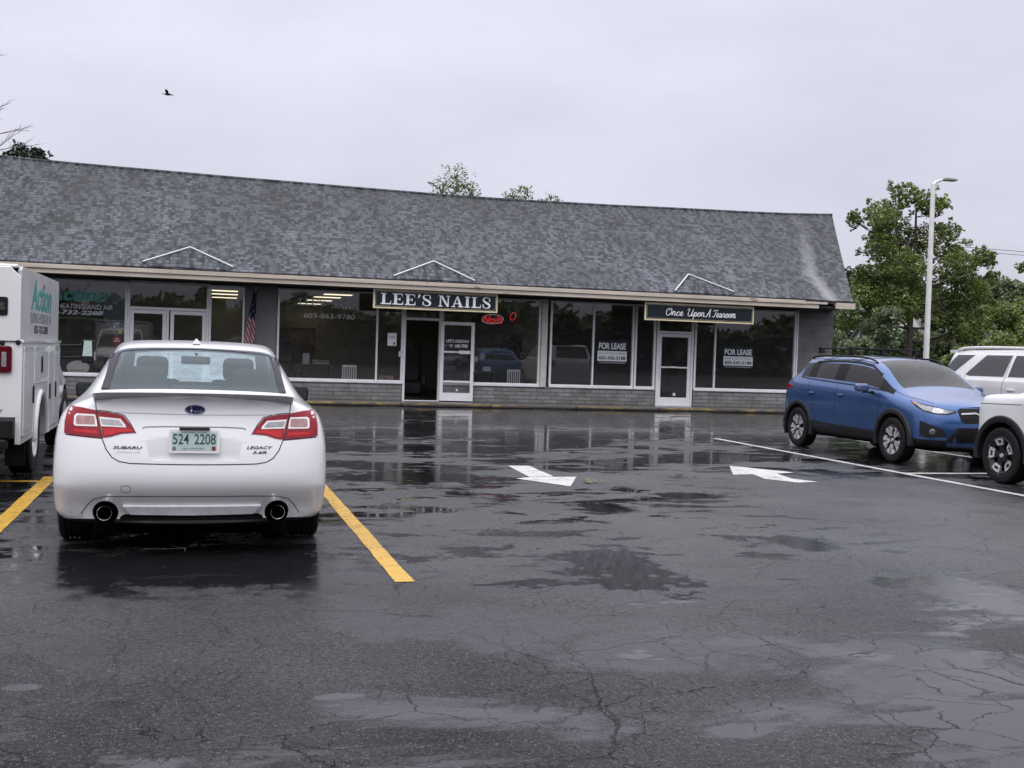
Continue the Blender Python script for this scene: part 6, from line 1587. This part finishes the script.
b = MB(); b.tube([(-.02,.31,.45),(.115,-.02,1.36)], .013, 8); b.build('flag_pole', M_whitep, S); b = MB(); b.lathe([(0,0),(.03,.01),(0,.05)], (.115,-.02,1.36), (0,0,1), 10); b.build('finial', M_gold, S)
b = MB(); b.box(-.05,.01,.27,.325,.40,.52); b.build('bracket', M_white, S)
# ------------------------------------------------------------------ light pole, house, trees, wires, bird
S = thing('street_lamp', 'tall white lot light with one slim head reaching right', 'street lamp', (23.53, 33.0, 0))
b = MB(); b.tube([(0,0,.5),(0,0,7.55)], [.10,.072], 20); b.build('pole', M_whitep, S, True)
b = MB(); b.lathe([(0,0),(.30,0),(.30,.5),(.26,.54),(.12,.54)], (0,0,0), (0,0,1), 24); b.build('concrete_base', M_walk, S, True)
b = MB(); b.tube([(0,0,7.50),(.10,-.02,7.62),(.30,-.05,7.70)], [.07,.055,.05], 10); b.build('arm', M_whitep, S, True)
b = MB(); vs = []
for x, w_, z, h_ in ((.22,.07,7.69,.07),(.45,.16,7.725,.075),(.80,.15,7.735,.055),(.90,.09,7.735,.035)):
    vs += [(x,-w_,z-.03),(x,w_,z-.03),(x,w_*.8,z+h_-.03),(x,-w_*.8,z+h_-.03)]
fs = [(0,1,2,3),(15,14,13,12)]
for k in range(3):
    for q in range(4): fs.append((k*4+q, k*4+(q+1) % 4, k*4+4+(q+1) % 4, k*4+4+q))
b.add(vs, fs); b.build('lamp_head', M_panelgrey, S, bevel=.012)
b = MB(); b.box(.45,.82,-.11,.11,7.685,7.694); b.build('lens', M_lens, S)

def leafmat(name, c1, c2, c3, tr=.35):
    t = NT(name); r = t.n('NewGeometry').outputs['Random Per Island']; P = t.obj()
    c = t.mix(t.mapr(t.noise(P, .9, 4), .3, .7), c1, c2); c = t.mix(t.mapr(r, .72, 1, 0, .75), c, c3); c = t.mix(1, c, t.mapr(r, 0, .7, .65, 1.2), 'MULTIPLY')
    d = t.n('BsdfPrincipled'); t.l(c, d.inputs['Base Color']); d.inputs['Roughness'].default_value = .45
    q = t.n('BsdfTranslucent'); t.l(t.mix(1, c, (1.15,1.25,.6), 'MULTIPLY'), q.inputs[0])
    m = t.n('MixShader'); m.inputs[0].default_value = tr; t.l(d.outputs[0], m.inputs[1]); t.l(q.outputs[0], m.inputs[2]); t.l(m.outputs[0], t.out.inputs[0]); return t.m
M_leaf = leafmat('maple_leaves', (.075,.108,.034), (.18,.225,.08), (.38,.42,.15))
M_leafgrey = leafmat('hazed_leaves', (.10,.135,.088), (.18,.22,.145), (.30,.33,.21))  # distance haze put into the leaf colour
M_leafdark = leafmat('dark_leaves', (.030,.052,.020), (.060,.092,.034), (.13,.16,.045))
M_leafpale = leafmat('young_spring_leaves', (.13,.16,.10), (.20,.23,.13), (.30,.31,.16), .5)
M_needle = leafmat('evergreen_needles', (.012,.026,.016), (.026,.046,.026), (.05,.07,.035), .1)
M_bark = plain('grey_brown_bark', (.06,.05,.042), .8, var=.35, vscale=9, bump=.6, bscale=30)
M_twig = plain('pale_bare_twigs', (.20,.17,.16), .8)

def leaves(mb, c, r, n, size, rng, flat=1., droop=.3):
    """n small folded leaves through a clump"""
    for _ in range(n):
        while True:
            p = Vector((rng.uniform(-1,1), rng.uniform(-1,1), rng.uniform(-1,1)))
            if p.length <= 1: break
        if rng.random() < .45 and p.length > .05: p = p.normalized()*rng.uniform(.7,1.08)
        q = Vector(c)+Vector((p.x*r, p.y*r, p.z*r*flat))
        a = Vector((rng.gauss(0,1), rng.gauss(0,1), rng.gauss(0,.6)-droop)).normalized(); s = size*rng.uniform(.6,1.4)
        b_ = a.cross(Vector((rng.gauss(0,.5), rng.gauss(0,.5), 1))).normalized(); nn = a.cross(b_)*s*.18
        mb.add([q-a*s*.6, q+b_*s*.42+nn, q+a*s*.6, q-b_*s*.42+nn], [(0,1,2,3)])
def tree(name, label, cat, loc, clumps, trunk, leafm, dens, size, seed, group=None, limbs=True, bark=None, flat=.8, spray=0):
    rng = random.Random(seed)
    S = thing(name, label, cat, loc, 0, group); b = MB()
    H_ = trunk[0]
    tp = catmull([(0,0,0),(rng.uniform(-.1,.1),0,H_*.3),(rng.uniform(-.2,.2),rng.uniform(-.2,.2),H_*.65),(rng.uniform(-.25,.25),0,H_)], 5)
    b.tube(tp, [trunk[1]*(1-.85*i/(len(tp)-1)) for i in range(len(tp))], 9)
    if limbs:
        for c in clumps:
            c_ = Vector(c[:3]); k = min(range(len(tp)), key=lambda i: abs(tp[i].z-(c_.z-.35*Vector((c_.x,c_.y)).length-.2)))
            p = tp[k]; mid = p.lerp(c_, .5)+Vector((rng.uniform(-.2,.2), rng.uniform(-.2,.2), -.12*(c_-p).length))
            r0 = trunk[1]*(1-.85*k/(len(tp)-1))*.5
            b.tube(catmull([p, mid, c_], 4), [max(.012, r0*(1-.1*i)) for i in range(9)], 5)
            for _ in range(3):
                e_ = c_+Vector((rng.uniform(-1,1),rng.uniform(-1,1),rng.uniform(-.3,1)))*c[3]*.95
                b.tube([mid.lerp(c_,.6), c_.lerp(e_,.5)+Vector((0,0,.05)), e_], [.025,.016,.007], 4)
    b.build('trunk', bark or M_bark, S, True)
    m = MB()
    for c in clumps:
        n = int(dens*c[3]**2*4)
        leaves(m, c[:3], c[3], n, size, rng, flat)
        for _ in range(spray):
            e_ = Vector(c[:3])+Vector((rng.gauss(0,1),rng.gauss(0,1),rng.gauss(0,.8))).normalized()*c[3]*rng.uniform(.9,1.45)
            leaves(m, e_, c[3]*.22, int(n*.035)+3, size, rng)
    m.build('crown', leafm, S, fix=False)
    return S
def px(l, cx, by, sx, sz, z0):
    """clump list drawn as (x, y, radius) on a sketch sheet, turned into metres about the trunk"""
    rng = random.Random(cx)
    return [((x-cx)*sx, rng.uniform(-1.3,1.3), (by-y)*sz+z0, r*sx*(.84 if y < 252 else 1)) for x, y, r in l]
# the maple behind the lamp
MAPLE = [(902,200,15),(893,216,17),(915,206,13),(930,212,12),(945,204,8),(880,224,14),(866,232,12),(861,227,8),(856,221,5),(905,235,20),(927,238,18),(948,232,13),(884,248,16),(870,255,12),(955,252,11),
         (915,262,20),(890,272,18),(940,268,17),(962,262,12),(975,255,8),(868,288,17),(855,276,8),(850,300,13),(880,305,22),(905,298,22),(930,296,22),(955,290,18),(972,282,11),(966,305,17),(985,272,5),(845,318,14),(866,322,14),(955,322,18),(935,316,12),(985,308,9),(972,258,9)]
tree('maple_tree', 'leafy green maple standing behind the white lot light', 'tree', (31.2, 45, 0), px(MAPLE, 912, 348, .0515, .0480, 2.1), (8.6,.22), M_leaf, 340, .125, 3, spray=9)
G_ = 'leafy trees beyond the parked cars'
def blob(seed, w_, h_, n, z0=.6):
    rng = random.Random(seed); out = []
    for _ in range(n):
        x = rng.uniform(-1,1); zz = rng.random(); k = math.sqrt(max(0,1-(zz*1.05)**2))
        out.append((x*w_*(.35+.65*k), rng.uniform(-1,1)*w_*.5*k, z0+zz*h_, rng.uniform(.18,.30)*min(w_,h_)))
    return out
tree('broadleaf_tree', 'dense dark green tree low behind the right end of the building', 'tree', (26.2, 41, 0), blob(1,1.9,3.4,18), (3.4,.16), M_leafgrey, 240, .15, 11, G_, spray=3)
tree('broadleaf_tree', 'dark wide tree standing behind the white house', 'tree', (56, 84, 0), blob(2,9,7.5,44), (7,.3), M_leafdark, 75, .26, 12, G_, spray=3)
tree('broadleaf_tree', 'mid green bushy tree right of the lot light', 'tree', (42.5, 50, 0), blob(4,4.0,3.3,26), (3.3,.2), M_leaf, 170, .17, 13, G_, spray=3)
tree('broadleaf_tree', 'hazy round topped tree behind the white utility vehicle', 'tree', (62, 78, 0), blob(5,4.6,7.4,34,.8), (7.5,.3), M_leafgrey, 70, .28, 14, G_, spray=3)
tree('broadleaf_tree', 'pale grey green tree at the right edge of the frame', 'tree', (69, 74, 0), blob(6,4.6,7.0,30,.8), (7.0,.28), M_leafgrey, 70, .28, 15, G_, spray=3)
tree('broadleaf_tree', 'green tree with a branch of leaves entering at the right edge', 'tree', (40.6, 45, 0), blob(7,2.2,4.0,16,2.6)+[(-3.0,0,6.35,.45),(-3.5,0,6.2,.3),(-2.0,0,6.4,.6)], (6.2,.17), M_leaf, 200, .15, 16, G_, spray=4)
tree('broadleaf_tree', 'low dark tree filling the gap behind the utility vehicles', 'tree', (56, 60, 0), blob(8,5,3.8,34), (3.6,.2), M_leafdark, 150, .18, 17, G_, spray=3)
# tops showing over the roof ridge
G2 = 'thin young tree tops showing over the roof'
tree('young_tree', 'widest thin leafed tree top above the middle of the roof ridge', 'tree', (10.62, 48, 0), [(0,0,8.9,.55),(-.35,.2,8.55,.5),(.4,-.1,8.55,.5),(.0,.2,8.3,.7),(-.7,.1,8.2,.4),(.75,0,8.3,.35)], (8.9,.07), M_leafpale, 130, .085, 21, G2, spray=12)
tree('young_tree', 'medium thin leafed tree top right of the widest one', 'tree', (13.45, 48, 0), [(0,0,8.5,.36),(.42,.2,8.45,.32),(-.45,.1,8.3,.3),(.0,.2,8.1,.5)], (8.5,.06), M_leafpale, 130, .085, 22, G2, spray=6)
tree('young_tree', 'smallest thin leafed tree top just clear of the ridge', 'tree', (14.9, 48, 0), [(0,0,8.3,.26),(.35,.1,8.2,.24),(-.3,.1,8.1,.3)], (8.3,.06), M_leafpale, 130, .085, 23, G2, spray=5)
tree('evergreen_tree', 'dark evergreen top above the left end of the roof', 'tree', (-6.55, 48, 0), [(-.15,0,8.75,.34),(.45,.1,8.65,.3),(-.5,.1,8.45,.3),(.05,0,8.3,.6),(.7,0,8.3,.3),(-.9,0,8.25,.25),(0,0,7.6,.9)], (8.9,.15), M_needle, 420, .12, 24, spray=3)
# bare tree whose twigs enter at the left edge
S = thing('bare_tree', 'leafless tree with fine pale twigs at the left edge of the sky', 'tree', (-8.3, 40, 0))
rng = random.Random(5); b = MB(); tw = MB()
b.tube(catmull([(0,0,0),(.1,0,3),(-.1,.1,6.5),(.1,0,10.5)], 6), [.2-.009*i for i in range(19)], 8)
def limb(p, d, L_, r, depth):
    q = p+d*L_*.5+Vector((0,0,rng.uniform(-.02,.1)))*L_; e_ = p+d*L_+Vector((0,0,.12*L_))
    (b if depth == 3 else tw).tube([p,q,e_], [r,r*.75,r*.5], 4)
    if depth:
        for t in (.35,.6,.8,1.):
            dd = (d+Vector((rng.uniform(-.8,.8),rng.uniform(-.8,.8),rng.uniform(-.25,.6)))).normalized()
            limb(p.lerp(e_,t), dd, L_*rng.uniform(.38,.55), r*.5, depth-1)
for z, dx, dz, L_ in ((6.6,1,.30,2.15),(7.2,.9,.25,1.9),(8.0,1,.18,1.55),(8.9,1,.28,1.5),(9.4,.9,.5,1.5),(7.6,-1,.4,2),(9.0,-.8,.6,1.6)):
    limb(Vector((0,0,z)), Vector((dx,rng.uniform(-.2,.2),dz)).normalized(), L_, .035, 3)
b.build('trunk', M_bark, S, True); tw.build('crown', M_twig, S, fix=False)

tree('broadleaf_tree', 'low dark hedge like tree in front of the white house', 'tree', (45.0, 62, 0), blob(31,6.5,2.9,60,.5), (3.0,.14), M_leafdark, 230, .15, 31, G_, spray=3)
tree('broadleaf_tree', 'dense mid green tree between the white house and the hazy trees', 'tree', (54.5, 66, 0), blob(32,4.6,4.6,40,.6), (4.6,.2), M_leaf, 190, .17, 32, G_, spray=3)
# house half hidden by the trees
S = thing('house', 'small white house with grey roof half hidden behind the trees', 'house', (49.4, 70, 0))
M_hw = plain('white_clapboard', (.62,.62,.61), .6); M_hr = plain('grey_house_roof', (.10,.10,.105), .7, var=.2, vscale=3)
b = MB(); b.box(-2.2,3.2,.3,5,0,3.3); b.prism([(.3,3.3),(2.65,5.2),(5,3.3)], lambda u,v,t: (t,u,v), -2.19, 3.19); b.build('wall', M_hw, S)
b = MB(); b.prism([(0,3.2),(2.65,5.36),(5.3,3.2),(5.3,3.08),(2.65,5.22),(0,3.08)], lambda u,v,t: (t,u,v), -2.5, 3.5); b.build('roof', M_hr, S)
b = MB(); b.prism([(-2.35,3.3),(-.15,3.3),(-.15,3.9),(-1.25,5.35),(-2.35,3.9)], lambda u,v,t: (u,t,v), -.35, 2.5); b.build('front_gable', M_hw, S)
b = MB(); b.box(-1.6,-.9,-.38,-.352,3.4,4.2); b.build('window', M_tint, S); b = MB(); b.box(.6,1.4,.27,.298,1.2,2.4); b.build('window', M_tint, S)

# overhead wires
for z, lab in ((8.82,'upper of two thin overhead wires at the right'), (8.60,'lower of two thin overhead wires at the right')):
    b = MB(); b.tube([(44.8+(112-44.8)*k/20, 60, z+.0002*(44.8+67.2*k/20-78)**2-.22) for k in range(21)], .016, 4); o = b.build('overhead_wire', M_gap); tag(o, lab, 'wire', 'overhead wires')
for x in (44.8, 112):
    S = thing('utility_pole', 'wooden utility pole hidden in the maple carrying the overhead wires' if x < 50 else 'wooden utility pole beyond the right edge carrying the overhead wires', 'utility pole', (x, 60.15, 0)); b = MB(); b.tube([(0,0,0),(0,0,8.9)], [.16,.11], 10); b.build('pole', M_bark, S, True); b = MB(); b.box(-.06,.06,-.2,.2,8.3,8.8); b.build('cross_arm', M_bark, S)

# bird
S = thing('flying_bird', 'small dark bird flying in the grey sky at upper left', 'bird', (-1.07, 40, 9.72)); S.scale = (.8,.8,.8)
b = MB(); b.lathe([(0,-.15),(.03,-.12),(.055,-.02),(.045,.08),(.022,.13),(.0,.17)], (0,0,0), (1,.3,.05), 10)
for s, (tx, tz) in ((-1,(-.10,.16)), (1,(.24,.03))):
    b.add([(-.04,0,.02),(.05,0,.02),(tx*.55+.06,s*.16,tz*.7+.02),(tx+.02,s*.30,tz),(tx*.6-.05,s*.17,tz*.6),(-.04,0,.0),(.05,0,.0),(tx*.55+.06,s*.16,tz*.7+.005),(tx*.6-.05,s*.17,tz*.6-.015)], [(0,1,2,4),(4,2,3),(5,8,7,6),(8,3,7),(0,4,8,5),(1,6,7,2),(4,3,8),(2,7,3)])
b.add([(-.13,-.015,.01),(-.13,.015,.01),(-.24,.05,.0),(-.24,-.05,.0),(-.13,0,-.01)], [(0,1,2,3),(0,3,4),(1,4,2),(4,3,2)])
b.build('body', M_gap, S, True)

# grass beyond the lot, and the wood across the road behind the camera (the shop windows mirror it)
t = NT('wet_grass'); P_ = t.pos(); t.bsdf(t.mix(t.mapr(t.noise(P_, 3, 6), .3, .7), (.03,.055,.018), (.07,.10,.03)), .6, normal=t.bump(t.noise(P_, 20, 5), .8, .05))
b = MB(); b.poly([(21,38,.02),(120,38,.02),(160,200,.02),(-80,200,.02),(-80,47,.02),(21,47,.02)]); struct(b.build('lawn', t.m))
m = MB(); rng = random.Random(9)
for k in range(34000):
    x = rng.uniform(-60,110); top = 5.0+2.6*noise.noise((x*.09,3,1))+1.6*noise.noise((x*.5,1,4))
    z = rng.uniform(0,1)**.8*top; y = -42+rng.uniform(-3.5,3.5)
    leaves(m, (x,y,z), .5, 1, .95, rng)
o = m.build('woodland', M_leafgrey, fix=False); tag(o, kind='stuff')
# fallen leaves by the arrow
M_fall = plain('wet_fallen_leaves', (.20,.15,.035), .5, var=.5, vscale=40)
for i, (x, y) in enumerate(((4.52,12.62),(4.44,12.45))):
    S = thing('fallen_leaves', ('larger' if i == 0 else 'smaller')+' clump of wet yellow leaves beside the near white arrow', 'leaves', (x, y, .004)); b = MB(); rng = random.Random(i)
    for _ in range(9-4*i):
        p = Vector((rng.gauss(0,.05),rng.gauss(0,.05),.006+rng.random()*.015)); a = rng.random()*6.3; s = .04
        b.add([p+Vector((math.cos(a+q)*s*(1 if q in (0,PI) else .6), math.sin(a+q)*s*(1 if q in (0,PI) else .6), rng.uniform(0,.012))) for q in (0,PI/2,PI,3*PI/2)], [(0,1,2,3)])
    b.build('leaf_clump', M_fall, S, fix=False)
